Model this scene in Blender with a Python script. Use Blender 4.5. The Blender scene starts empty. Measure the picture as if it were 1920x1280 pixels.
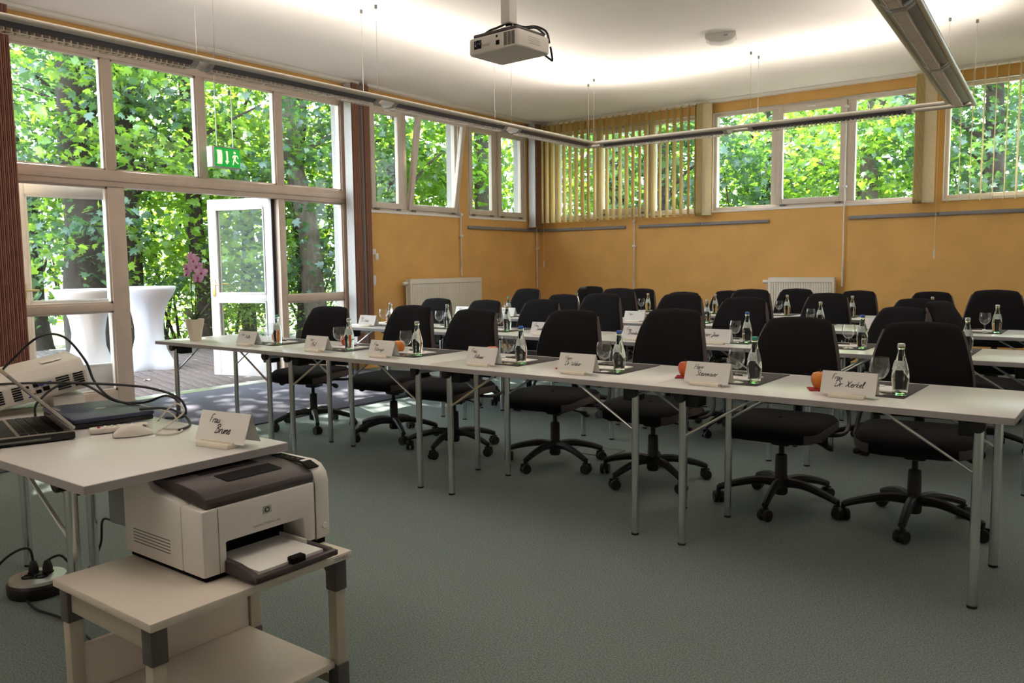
import bpy, bmesh, math, random
import numpy as np
from mathutils import Vector, Matrix
random.seed(7)
SC = bpy.context.scene
COL = SC.collection
PI = math.pi
def R(d): return math.radians(d)

# ------------------------------------------------------------------ camera
YAW, PITCH, ROLL = R(37.10), R(-5.267), R(-0.624)
_F = Vector((-math.sin(YAW)*math.cos(PITCH), math.cos(YAW)*math.cos(PITCH), math.sin(PITCH)))
_R = Vector((math.cos(YAW), math.sin(YAW), 0)); _U = _R.cross(_F)
_r = math.cos(ROLL)*_R + math.sin(ROLL)*_U; _u = -math.sin(ROLL)*_R + math.cos(ROLL)*_U
cam_d = bpy.data.cameras.new('camera'); cam = bpy.data.objects.new('camera', cam_d); COL.objects.link(cam)
cam_d.sensor_width = 36; cam_d.lens = 28.8; cam_d.clip_start = .05; cam_d.clip_end = 300
m = Matrix((( _r.x,_u.x,-_F.x,0),(_r.y,_u.y,-_F.y,0),(_r.z,_u.z,-_F.z,1.265),(0,0,0,1)))
cam.matrix_world = m
SC.camera = cam
# ------------------------------------------------------------------ world, sun, exposure
SC.view_settings.view_transform = 'Standard'; SC.view_settings.look = 'None'
SC.view_settings.gamma = 1; SC.view_settings.use_curve_mapping = False
SC.view_settings.exposure = 1.0
SC.cycles.use_denoising = True
w = bpy.data.worlds.new('sky'); SC.world = w; w.use_nodes = True
bg = w.node_tree.nodes['Background']
bg.inputs[0].default_value = (.80, .91, 1, 1); bg.inputs[1].default_value = 5.2
sd = bpy.data.lights.new('sun', 'SUN'); sun = bpy.data.objects.new('sun', sd); COL.objects.link(sun)
sd.energy = 16; sd.angle = R(.6); sd.color = (1, .95, .84)
sun.rotation_euler = Vector((.66, -.28, -.70)).to_track_quat('-Z', 'Y').to_euler()
sun.location = (-20, 12, 25)
UPLIGHT_W = 8.2
# ------------------------------------------------------------------ helpers
class MB:
    def __init__(s): s.v = []; s.f = []; s.mi = []; s.cur = 0; s.boxy = True
    def add(s, vs, fs):
        o = len(s.v); s.v += [tuple(p) for p in vs]; s.boxy = False
        for q in fs: s.f.append(tuple(i+o for i in q)); s.mi.append(s.cur)
        return s
    def box(s, a, b, M=None):
        (x0,y0,z0),(x1,y1,z1) = a, b
        p = [Vector(q) for q in ((x0,y0,z0),(x1,y0,z0),(x1,y1,z0),(x0,y1,z0),(x0,y0,z1),(x1,y0,z1),(x1,y1,z1),(x0,y1,z1))]
        if M is not None: p = [M @ q for q in p]
        k_ = s.boxy; s.add(p, [(0,3,2,1),(4,5,6,7),(0,1,5,4),(1,2,6,5),(2,3,7,6),(3,0,4,7)]); s.boxy = k_
        return s
    def cbox(s, c, d, M=None): return s.box([c[i]-d[i]/2 for i in range(3)], [c[i]+d[i]/2 for i in range(3)], M)
    def tube(s, pts, r, n=8, cap=True):
        P = [Vector(p) for p in pts]; rr = r if isinstance(r, (list, tuple)) else [r]*len(P)
        vs = []; u = None
        for i, p in enumerate(P):
            t = (P[min(i+1,len(P)-1)]-P[max(i-1,0)]).normalized()
            if u is None:
                u = t.orthogonal().normalized()
            u = (u - t*u.dot(t)).normalized(); w_ = t.cross(u)
            for k in range(n):
                a = 2*PI*k/n; vs.append(p+(u*math.cos(a)+w_*math.sin(a))*rr[i])
        fs = [(i*n+k, i*n+(k+1)%n, (i+1)*n+(k+1)%n, (i+1)*n+k) for i in range(len(P)-1) for k in range(n)]
        if cap: fs += [tuple(range(n-1,-1,-1)), tuple((len(P)-1)*n+k for k in range(n))]
        return s.add(vs, fs)
    def lathe(s, prof, n=20, c=(0,0,0), ax='z', M=None):
        vs = []
        for r_, z in prof:
            for k in range(n):
                a = 2*PI*k/n; x, y = r_*math.cos(a), r_*math.sin(a)
                q = Vector((x,y,z)) if ax == 'z' else (Vector((x,z,y)) if ax == 'y' else Vector((z,x,y)))
                if M is not None: q = M @ q
                vs.append(q+Vector(c))
        L = len(prof)
        fs = [(i*n+k, i*n+(k+1)%n, (i+1)*n+(k+1)%n, (i+1)*n+k) for i in range(L-1) for k in range(n)]
        if prof[0][0] > 1e-6: fs.append(tuple(range(n-1,-1,-1)))
        if prof[-1][0] > 1e-6: fs.append(tuple((L-1)*n+k for k in range(n)))
        return s.add(vs, fs)
    def prism(s, poly, a, b, ax='y', M=None):
        def P(u, v, t): 
            q = Vector((u,t,v)) if ax == 'y' else (Vector((t,u,v)) if ax == 'x' else Vector((u,v,t)))
            return M @ q if M is not None else q
        n = len(poly); vs = [P(u,v,a) for u,v in poly]+[P(u,v,b) for u,v in poly]
        fs = [(k,(k+1)%n,n+(k+1)%n,n+k) for k in range(n)]+[tuple(range(n-1,-1,-1)), tuple(range(n,2*n))]
        return s.add(vs, fs)
    def grid(s, rows, closed=False):
        n = len(rows[0]); vs = [p for r_ in rows for p in r_]
        fs = [(i*n+k, i*n+(k+1)%n, (i+1)*n+(k+1)%n, (i+1)*n+k) for i in range(len(rows)-1) for k in range(n if closed else n-1)]
        return s.add(vs, fs)
    def build(s, name, mat, parent=None, bevel=0, seg=2, smooth=True, sharp=35, weld=True, subsurf=0, solid=0):
        me = bpy.data.meshes.new(name); me.from_pydata([tuple(v) for v in s.v], [], s.f); me.update()
        mats = mat if isinstance(mat, (list, tuple)) else [mat]
        for k in mats: me.materials.append(MAT[k])
        if len(mats) > 1: me.polygons.foreach_set('material_index', s.mi)
        bm = bmesh.new(); bm.from_mesh(me)
        if weld and not s.boxy: bmesh.ops.remove_doubles(bm, verts=bm.verts, dist=1e-5)
        bmesh.ops.recalc_face_normals(bm, faces=bm.faces)
        if bevel:
            ed = [e for e in bm.edges if len(e.link_faces) == 2 and e.calc_face_angle(0) > R(30)]
            bmesh.ops.bevel(bm, geom=ed, offset=bevel, segments=seg, profile=.5, affect='EDGES', clamp_overlap=True)
        if smooth:
            for f in bm.faces: f.smooth = True
            for e in bm.edges: e.smooth = not (len(e.link_faces) == 2 and e.calc_face_angle(0) > R(sharp))
        bm.to_mesh(me); bm.free()
        o = bpy.data.objects.new(name, me); COL.objects.link(o)
        if parent: o.parent = parent
        if subsurf:
            md = o.modifiers.new('sub', 'SUBSURF'); md.levels = subsurf; md.render_levels = subsurf
        return o
def tag(o, label=None, cat=None, group=None, kind=None):
    if label: o['label'] = label
    if cat: o['category'] = cat
    if group: o['group'] = group
    if kind: o['kind'] = kind
    return o
def thing(name, label, cat, loc=(0,0,0), rz=0, group=None):
    o = bpy.data.objects.new(name, None); COL.objects.link(o); o.empty_display_size = .1
    o.location = loc; o.rotation_euler = (0,0,rz)
    return tag(o, label, cat, group)
def dup(root, loc, rz=0, label=None, group=None):
    r_ = root.copy(); COL.objects.link(r_); r_.location = loc; r_.rotation_euler = (0,0,rz)
    if label: r_['label'] = label
    if group: r_['group'] = group
    for ch in list(root.children):
        c = ch.copy(); COL.objects.link(c); c.parent = r_
        for g in ch.children:
            d = g.copy(); COL.objects.link(d); d.parent = c
    return r_
def struct(o): o['kind'] = 'structure'; return o
def one(mb, name, mat, label, cat, group=None, **k): return tag(mb.build(name, mat, **k), label, cat, group)
def bez(pts, n=8):                                  # Catmull-Rom through points
    P = [Vector(p) for p in pts]; out = []
    for i in range(len(P)-1):
        a, b, c, d = P[max(i-1,0)], P[i], P[i+1], P[min(i+2,len(P)-1)]
        for k in range(n):
            t = k/n; out.append(.5*((2*b)+(c-a)*t+(2*a-5*b+4*c-d)*t*t+(3*b-a-3*c+d)*t**3))
    return out+[P[-1]]
ORD = ['first','second','third','fourth','fifth','sixth','seventh','eighth','ninth']
# ------------------------------------------------------------------ materials
MAT = {}
def pm(name, col, rough=.5, metal=0, var=0, scale=40, bump=0, bscale=200, col2=None, emit=None, es=1, trans=0, ior=1.45, spec=.5, sheen=0, stretch=None):
    m_ = bpy.data.materials.new(name); m_.use_nodes = True; nt = m_.node_tree; b = nt.nodes['Principled BSDF']
    b.inputs['Base Color'].default_value = (*col, 1); b.inputs['Roughness'].default_value = rough
    b.inputs['Metallic'].default_value = metal; b.inputs['IOR'].default_value = ior
    b.inputs['Specular IOR Level'].default_value = spec
    b.inputs['Transmission Weight'].default_value = trans; b.inputs['Sheen Weight'].default_value = sheen
    if emit: b.inputs['Emission Color'].default_value = (*emit, 1); b.inputs['Emission Strength'].default_value = es
    tc = nt.nodes.new('ShaderNodeTexCoord'); src = tc.outputs['Object']
    if stretch:
        mp = nt.nodes.new('ShaderNodeMapping'); mp.inputs['Scale'].default_value = stretch
        nt.links.new(src, mp.inputs['Vector']); src = mp.outputs['Vector']
    if var or col2:
        n = nt.nodes.new('ShaderNodeTexNoise'); n.inputs['Scale'].default_value = scale; n.inputs['Detail'].default_value = 4
        nt.links.new(src, n.inputs['Vector'])
        mx = nt.nodes.new('ShaderNodeMix'); mx.data_type = 'RGBA'
        c2 = col2 or tuple(max(0,c*(1-var)) for c in col); c1 = col if col2 else tuple(c*(1+var*.5) for c in col)
        mx.inputs['A'].default_value = (*c1, 1); mx.inputs['B'].default_value = (*c2, 1)
        mr = nt.nodes.new('ShaderNodeMapRange'); mr.inputs['From Min'].default_value = .35; mr.inputs['From Max'].default_value = .65
        nt.links.new(n.outputs['Fac'], mr.inputs['Value']); nt.links.new(mr.outputs['Result'], mx.inputs['Factor'])
        nt.links.new(mx.outputs['Result'], b.inputs['Base Color'])
    if bump:
        n2 = nt.nodes.new('ShaderNodeTexNoise'); n2.inputs['Scale'].default_value = bscale; n2.inputs['Detail'].default_value = 3
        nt.links.new(src, n2.inputs['Vector'])
        bp = nt.nodes.new('ShaderNodeBump'); bp.inputs['Strength'].default_value = bump; bp.inputs['Distance'].default_value = .004
        nt.links.new(n2.outputs['Fac'], bp.inputs['Height']); nt.links.new(bp.outputs['Normal'], b.inputs['Normal'])
    MAT[name] = m_; return m_
def thin_glass(name, tint=(1,1,1), ior=1.5, dirt=0, boost=1.0):
    m_ = bpy.data.materials.new(name); m_.use_nodes = True; nt = m_.node_tree; nt.nodes.clear()
    out = nt.nodes.new('ShaderNodeOutputMaterial'); tr = nt.nodes.new('ShaderNodeBsdfTransparent'); tr.inputs[0].default_value = (*tint, 1)
    gl = nt.nodes.new('ShaderNodeBsdfGlossy'); gl.inputs['Roughness'].default_value = .01
    lw = nt.nodes.new('ShaderNodeLayerWeight'); lw.inputs[0].default_value = .5
    pw_ = nt.nodes.new('ShaderNodeMath'); pw_.operation = 'POWER'; pw_.inputs[1].default_value = 4.0; nt.links.new(lw.outputs['Facing'], pw_.inputs[0])
    ma = nt.nodes.new('ShaderNodeMath'); ma.operation = 'MULTIPLY_ADD'; ma.inputs[1].default_value = .75*boost; ma.inputs[2].default_value = .03*boost; ma.use_clamp = True
    nt.links.new(pw_.outputs[0], ma.inputs[0]); fac = ma.outputs[0]
    mx = nt.nodes.new('ShaderNodeMixShader'); nt.links.new(tr.outputs[0], mx.inputs[1]); nt.links.new(gl.outputs[0], mx.inputs[2])
    nt.links.new(fac, mx.inputs[0]); last = mx.outputs[0]
    if dirt:
        df = nt.nodes.new('ShaderNodeBsdfTranslucent'); df.inputs[0].default_value = (.9,.92,.95,1)
        n = nt.nodes.new('ShaderNodeTexNoise'); n.inputs['Scale'].default_value = 3.5; n.inputs['Detail'].default_value = 6
        tc = nt.nodes.new('ShaderNodeTexCoord'); nt.links.new(tc.outputs['Object'], n.inputs['Vector'])
        mr = nt.nodes.new('ShaderNodeMapRange'); mr.inputs['From Min'].default_value = .4; mr.inputs['From Max'].default_value = .8; mr.inputs['To Max'].default_value = dirt
        nt.links.new(n.outputs['Fac'], mr.inputs['Value'])
        m2 = nt.nodes.new('ShaderNodeMixShader'); nt.links.new(mr.outputs[0], m2.inputs[0]); nt.links.new(last, m2.inputs[1]); nt.links.new(df.outputs[0], m2.inputs[2]); last = m2.outputs[0]
    nt.links.new(last, out.inputs[0]); MAT[name] = m_
def slat_mat(name, col, trans=.35):
    m_ = bpy.data.materials.new(name); m_.use_nodes = True; nt = m_.node_tree; nt.nodes.clear()
    out = nt.nodes.new('ShaderNodeOutputMaterial'); df = nt.nodes.new('ShaderNodeBsdfDiffuse'); tl = nt.nodes.new('ShaderNodeBsdfTranslucent')
    n = nt.nodes.new('ShaderNodeTexNoise'); n.inputs['Scale'].default_value = 60; tc = nt.nodes.new('ShaderNodeTexCoord')
    mp = nt.nodes.new('ShaderNodeMapping'); mp.inputs['Scale'].default_value = (3,3,.3); nt.links.new(tc.outputs['Object'], mp.inputs['Vector']); nt.links.new(mp.outputs[0], n.inputs['Vector'])
    mx = nt.nodes.new('ShaderNodeMix'); mx.data_type = 'RGBA'; mx.inputs['A'].default_value = (*[c*.82 for c in col],1); mx.inputs['B'].default_value = (*[min(1,c*1.15) for c in col],1)
    nt.links.new(n.outputs['Fac'], mx.inputs['Factor']); nt.links.new(mx.outputs['Result'], df.inputs[0]); nt.links.new(mx.outputs['Result'], tl.inputs[0])
    a = nt.nodes.new('ShaderNodeMixShader'); a.inputs[0].default_value = trans; nt.links.new(df.outputs[0], a.inputs[1]); nt.links.new(tl.outputs[0], a.inputs[2])
    nt.links.new(a.outputs[0], out.inputs[0]); MAT[name] = m_
def leaf_mat(name, c1, c2, ct, scale=5):
    m_ = bpy.data.materials.new(name); m_.use_nodes = True; nt = m_.node_tree; nt.nodes.clear()
    out = nt.nodes.new('ShaderNodeOutputMaterial'); df = nt.nodes.new('ShaderNodeBsdfDiffuse'); tl = nt.nodes.new('ShaderNodeBsdfTranslucent')
    gl = nt.nodes.new('ShaderNodeBsdfGlossy'); gl.inputs['Roughness'].default_value = .35; gl.inputs[0].default_value = (.8,.9,1,1)
    n = nt.nodes.new('ShaderNodeTexNoise'); n.inputs['Scale'].default_value = scale; n.inputs['Detail'].default_value = 5
    tc = nt.nodes.new('ShaderNodeTexCoord'); nt.links.new(tc.outputs['Object'], n.inputs['Vector'])
    mx = nt.nodes.new('ShaderNodeMix'); mx.data_type = 'RGBA'; mx.inputs['A'].default_value = (*c1,1); mx.inputs['B'].default_value = (*c2,1)
    nt.links.new(n.outputs['Fac'], mx.inputs['Factor']); nt.links.new(mx.outputs['Result'], df.inputs[0])
    tl.inputs[0].default_value = (*ct,1)
    a = nt.nodes.new('ShaderNodeMixShader'); a.inputs[0].default_value = .5; nt.links.new(df.outputs[0], a.inputs[1]); nt.links.new(tl.outputs[0], a.inputs[2])
    b = nt.nodes.new('ShaderNodeMixShader'); b.inputs[0].default_value = .05; nt.links.new(a.outputs[0], b.inputs[1]); nt.links.new(gl.outputs[0], b.inputs[2])
    nt.links.new(b.outputs[0], out.inputs[0]); MAT[name] = m_
pm('wall', (.72,.415,.135), .85, var=.08, scale=2.5, bump=.25, bscale=350)
pm('ceiling', (.90,.855,.82), .9, var=.03, scale=1.5, bump=.1, bscale=120)
pm('carpet', (.215,.26,.245), .95, var=.38, scale=170, bump=.5, bscale=500, spec=.15)
pm('mat', (.115,.115,.145), .95, var=.35, scale=160, bump=.6, bscale=300, spec=.1)
pm('frame', (.60,.48,.385), .4, var=.05, scale=6, bump=.05, bscale=60)
pm('white_frame', (.66,.57,.49), .4, var=.05, scale=5)
pm('door_white', (.60,.58,.57), .45, var=.04, scale=5)
pm('render_white', (.42,.41,.40), .95, var=.25, scale=90, bump=.8, bscale=90)
pm('seal', (.03,.03,.03), .6)
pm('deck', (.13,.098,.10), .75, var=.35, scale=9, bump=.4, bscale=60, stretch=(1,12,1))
pm('soil', (.10,.08,.045), .95, col2=(.07,.11,.03), scale=1.2, bump=.6, bscale=8)
pm('bark', (.035,.027,.022), .9, var=.45, scale=14, bump=.9, bscale=25, stretch=(3,3,.6))
pm('bark_grey', (.095,.082,.07), .9, var=.3, scale=10, bump=.5, bscale=20, stretch=(2,2,.6))
pm('top', (.66,.64,.62), .28, var=.02, scale=3, spec=.75)
pm('edge', (.36,.34,.34), .5)
pm('chrome', (.72,.74,.74), .22, metal=1)
pm('alu', (.62,.60,.56), .35, metal=1)
pm('tube', (.50,.47,.40), .4, metal=.3)
pm('black_plastic', (.013,.012,.012), .45)
pm('fabric', (.014,.013,.014), .95, var=.3, scale=400, bump=.5, bscale=700, spec=.1, sheen=.03)
pm('fabric_side', (.10,.078,.076), .9, var=.15, scale=300, bump=.3, bscale=600)
slat_mat('slat_y',(.78,.64,.32)); slat_mat('slat_cream',(.80,.70,.48)); slat_mat('slat_brown',(.42,.23,.16),.3); slat_mat('slat_white',(.76,.74,.72)); slat_mat('slat_red',(.42,.20,.15),.3)
pm('rail_white', (.72,.68,.62), .5)
pm('lum', (.11,.10,.11), .4)
pm('lum_grey', (.42,.40,.37), .45)
pm('louvre', (.85,.74,.63), .3)
pm('radiator', (.70,.64,.55), .4)
pm('grey_rail', (.23,.22,.23), .5)
pm('white_plastic', (.74,.71,.66), .4)
pm('paper', (.80,.78,.75), .8)
pm('holder', (.78,.72,.60), .35)
pm('ink', (.01,.01,.012), .6)
pm('mat_dark', (.050,.040,.043), .8, var=.1, scale=100, bump=.2, bscale=500)
pm('napkin', (.36,.018,.028), .9, bump=.3, bscale=400)
pm('apple_red', (.52,.035,.015), .3, col2=(.68,.22,.03), scale=9, stretch=(1,1,.35))
pm('apple_orange', (.70,.24,.03), .3, col2=(.55,.06,.02), scale=8, stretch=(1,1,.35))
pm('stem_brown', (.10,.06,.03), .8)
pm('bottle', (.90,.99,.92), .02, trans=1, ior=1.36)
pm('bottle_base', (.45,.85,.50), .05, trans=1, ior=1.4)
pm('cap_metal', (.62,.62,.60), .3, metal=.9); pm('cap_blue', (.04,.13,.52), .35); pm('cap_green', (.05,.33,.24), .35)
pm('label_paper', (.62,.66,.64), .7, col2=(.35,.42,.40), scale=120); pm('label_blue', (.20,.38,.62), .6)
thin_glass('glass', (.985,.995,.99), 1.5, boost=1.6); thin_glass('pane', (.98,.99,.985), 1.45, dirt=.006, boost=.35)
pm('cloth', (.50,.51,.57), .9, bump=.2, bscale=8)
pm('pot', (.72,.64,.50), .35); pm('petal', (.74,.34,.64), .6, col2=(.85,.58,.76), scale=40); pm('petal_lip', (.40,.04,.18), .6)
pm('orchid_leaf', (.05,.14,.04), .35, col2=(.12,.16,.05), scale=20); pm('orchid_stem', (.06,.07,.03), .5)
pm('sign_green', (.01,.28,.04), .4, emit=(.01,.36,.04), es=.4); pm('sign_white', (.8,.75,.6), .4, emit=(.95,.85,.62), es=.42)
pm('printer', (.74,.71,.67), .4, bump=.05, bscale=600); pm('printer_dark', (.055,.042,.042), .38, bump=.1, bscale=600); pm('printer_black', (.006,.006,.006), .75, spec=.15)
pm('cart', (.70,.63,.55), .40); pm('cart_leg', (.50,.45,.36), .45); pm('cart_corner', (.10,.085,.085), .5)
pm('laptop', (.035,.045,.085), .33); pm('silver', (.45,.42,.38), .35, metal=.6); pm('keys', (.008,.008,.010), .5)
pm('proj', (.66,.62,.56), .45); pm('cable', (.012,.012,.014), .45); pm('cable_white', (.62,.58,.50), .5)
pm('lens', (.02,.02,.03), .05); pm('brass', (.55,.42,.18), .3, metal=1); pm('wire', (.40,.36,.32), .4, metal=.5)
pm('duct', (.16,.16,.15), .6); pm('panel_grey', (.30,.31,.31), .6)
pm('blue_port', (.03,.06,.4), .4); pm('yellow_port', (.6,.35,.03), .4); pm('ring_silver', (.5,.5,.48), .3, metal=.5)
pm('leaf_dry', (.55,.45,.35), .8); pm('print_grey', (.10,.10,.10), .6)
leaf_mat('leaf_a', (.04,.09,.035), (.075,.15,.035), (.27,.48,.035)); leaf_mat('leaf_b', (.035,.075,.055), (.06,.115,.075), (.11,.24,.04)); leaf_mat('leaf_c', (.055,.12,.02), (.11,.20,.035), (.44,.70,.06))

# ------------------------------------------------------------------ room shell
XW, YB, H = -7.62, 10.85, 3.48
TH = .22
XR, YF = 2.7, -2.3
struct(MB().box((XW,YF,-.1),(XR,YB,0)).build('floor','carpet',smooth=False))
struct(MB().box((XW-.6,YF-.3,H),(XR+.3,YB+.6,H+.2)).build('ceiling','ceiling',smooth=False))
PZ = 3.30                                            # portal head
wl = MB()
wl.box((XW-TH,YF,0),(XW,2.97,H)); wl.box((XW-TH,2.97,PZ),(XW,6.84,H)); wl.box((XW-TH,6.84,0),(XW,7.18,H))
wl.box((XW-TH,7.18,0),(XW,8.88,1.97)); wl.box((XW-TH,7.18,3.29),(XW,8.88,H)); wl.box((XW-TH,8.88,0),(XW,9.08,H))
wl.box((XW-TH,9.08,0),(XW,10.46,1.97)); wl.box((XW-TH,9.08,3.29),(XW,10.46,H)); wl.box((XW-TH,10.46,0),(XW,YB+TH,H))
struct(wl.build('wall_left','wall',smooth=False))
WB = [(-7.35,-4.90),(-4.70,-2.04),(-1.83,1.2)]
wb = MB(); x = XW
for a, b in WB:
    wb.box((x,YB,0),(a,YB+TH,H)); wb.box((a,YB,0),(b,YB+TH,1.99)); wb.box((a,YB,3.32),(b,YB+TH,H)); x = b
wb.box((x,YB,0),(XR,YB+TH,H))
struct(wb.build('wall_back','wall',smooth=False))
struct(MB().box((XR,YF,0),(XR+.2,YB+TH,H)).build('wall_right','ceiling',smooth=False))
struct(MB().box((XW-TH,YF-.2,0),(XR+.2,YF,H)).build('wall_front','ceiling',smooth=False))
struct(MB().box((XW-.285,6.832,-.1),(XW-.13,6.99,PZ)).build('wall_pier','render_white',smooth=False))
one(MB().box((XW+.005,-1.2,.001),(-5.62,6.95,.012)),'entrance_carpet','mat','dark grey-blue entrance carpet along the garden doors','carpet',bevel=.003)
hb = MB(); hb.box((-3.02,4.62,.0005),(-2.72,4.84,.004)); 
one(hb,'floor_socket_hatch','panel_grey','flat grey floor socket hatch in the green carpet','floor hatch',bevel=.001).data.materials[0] = MAT['carpet']
hf = MB()
for a,b in (((-3.03,4.61),(-2.71,4.625)),((-3.03,4.835),(-2.71,4.85)),((-3.03,4.61),(-3.015,4.85)),((-2.725,4.61),(-2.71,4.85))): hf.box((*a,.0005),(*b,.006))
hf.build('hatch_frame','duct',bpy.data.objects['floor_socket_hatch'])

# glazing of the garden portal
FX0, FX1 = XW-.13, XW-.03
pf = MB()
def vpost(y0,y1,z0,z1): pf.box((FX0,y0,z0),(FX1,y1,z1))
vpost(2.97,3.04,0,PZ); vpost(6.76,6.84,0,PZ)
for yc in (3.945,4.905,5.86): vpost(yc-.045,yc+.045,2.19,PZ-.09)
vpost(3.90,4.06,0,2.04); vpost(5.82,5.90,0,2.04)
pf.box((FX0-.02,2.97,2.04),(FX1+.015,6.84,2.19)); pf.box((FX0,3.04,PZ-.09),(FX1,6.76,PZ))
for a,b in ((3.04,3.90),(5.90,6.76)):
    pf.box((FX0,a,0),(FX1,b,.13)); pf.box((FX0,a,.885),(FX1,b,.955))
pf.box((FX1,2.97,2.09),(FX1+.03,6.84,2.15))                       # moulding
struct(pf.build('window_1','frame',bevel=.006))
w1 = bpy.data.objects['window_1']
def pane(name,a,b,parent,mat='pane'): return MB().box(a,b).build(name,mat,parent,smooth=False)
for a,b in ((3.04,3.90),(3.99,4.86),(4.95,5.815),(5.905,6.76)): pane('pane',(XW-.083,a,2.19),(XW-.078,b,PZ-.09),w1)
for a,b in ((3.04,3.90),(5.90,6.76)):
    pane('pane',(XW-.083,a,.955),(XW-.078,b,2.04),w1); pane('pane',(XW-.083,a,.13),(XW-.078,b,.885),w1)
# glazing beads
bd = MB()
def bead(y0,y1,z0,z1,t=.018):
    x0,x1 = XW-.075,XW-.045
    bd.box((x0,y0,z0),(x1,y0+t,z1)); bd.box((x0,y1-t,z0),(x1,y1,z1)); bd.box((x0,y0,z0),(x1,y1,z0+t)); bd.box((x0,y0,z1-t),(x1,y1,z1))
for a,b in ((3.04,3.90),(3.99,4.86),(4.95,5.815),(5.905,6.76)): bead(a,b,2.19,PZ-.09)
for a,b in ((3.04,3.90),(5.90,6.76)): bead(a,b,.955,2.04); bead(a,b,.13,.885)
bd.build('glazing_bead','white_frame',w1,smooth=False)
struct(MB().box((XW-.16,4.06,-.02),(XW+.01,5.82,.018)).build('trim_1','alu',bevel=.006))
def leaf_door(name, hinge, ang, width, sgn, label):
    d = bpy.data.objects.new(name,None); COL.objects.link(d); d.location = (hinge[0],hinge[1],.03); d.rotation_euler = (0,0,ang); d['kind']='structure'; d['label']=label
    f = MB(); t = .055; W = width; hh = 2.03
    f.box((0,-t/2,0),(.105,t/2,hh)); f.box((W-.105,-t/2,0),(W,t/2,hh)); f.box((.105,-t/2,hh-.11),(W-.105,t/2,hh)); f.box((.105,-t/2,.86),(W-.105,t/2,.95)); f.box((.105,-t/2,0),(W-.105,t/2,.33))
    f.build('door_frame','door_white',d,bevel=.006)
    for z0,z1 in ((.33,.86),(.95,hh-.11)): pane('pane',(.105,-.003,z0),(W-.105,.003,z1),d)
    b_ = MB()
    for z0,z1 in ((.33,.86),(.95,hh-.11)):
        for s_ in (-1,1):
            y0,y1 = sorted((s_*.012,s_*.034)); q=.016
            b_.box((.105,y0,z0),(.105+q,y1,z1)); b_.box((W-.105-q,y0,z0),(W-.105,y1,z1)); b_.box((.105,y0,z0),(W-.105,y1,z0+q)); b_.box((.105,y0,z1-q),(W-.105,y1,z1))
    b_.build('glazing_bead','door_white',d,smooth=False)
    MB().box((0,-t/2-.002,.0),(-.004,t/2+.002,hh)).build('weather_seal','seal',d,smooth=False)
    for s_ in (-1,1):
        hp = MB(); y = s_*t/2
        hp.box((W-.075,min(y,y+s_*.008),.92),(W-.035,max(y,y+s_*.008),1.12)); hp.tube([(W-.055,y,1.06),(W-.055,y+s_*.05,1.06),(W-.17,y+s_*.05,1.06)],.009,8)
        h_ = hp.build('door_handle','brass',d,bevel=.003); h_['label'] = 'brass lever handle'
    g = MB()
    for z in (.11,.22): g.box((.105,-t/2-.003,z-.003),(W-.105,-t/2+.001,z+.003)); 
    g.build('panel_groove','frame',d,smooth=False)
    return d
def dirang(dx,dy): return math.atan2(dy,dx)
t=R(73); leaf_door('door_1',(-7.735,5.80),dirang(-math.sin(t),-math.cos(t)),.88,1,'white glazed garden door leaf swung outward beside the orchid')
t=R(166); leaf_door('door_2',(-7.80,4.06),dirang(-math.sin(t),math.cos(t)),.88,1,'white glazed door leaf folded back behind the fixed pane')
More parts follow.
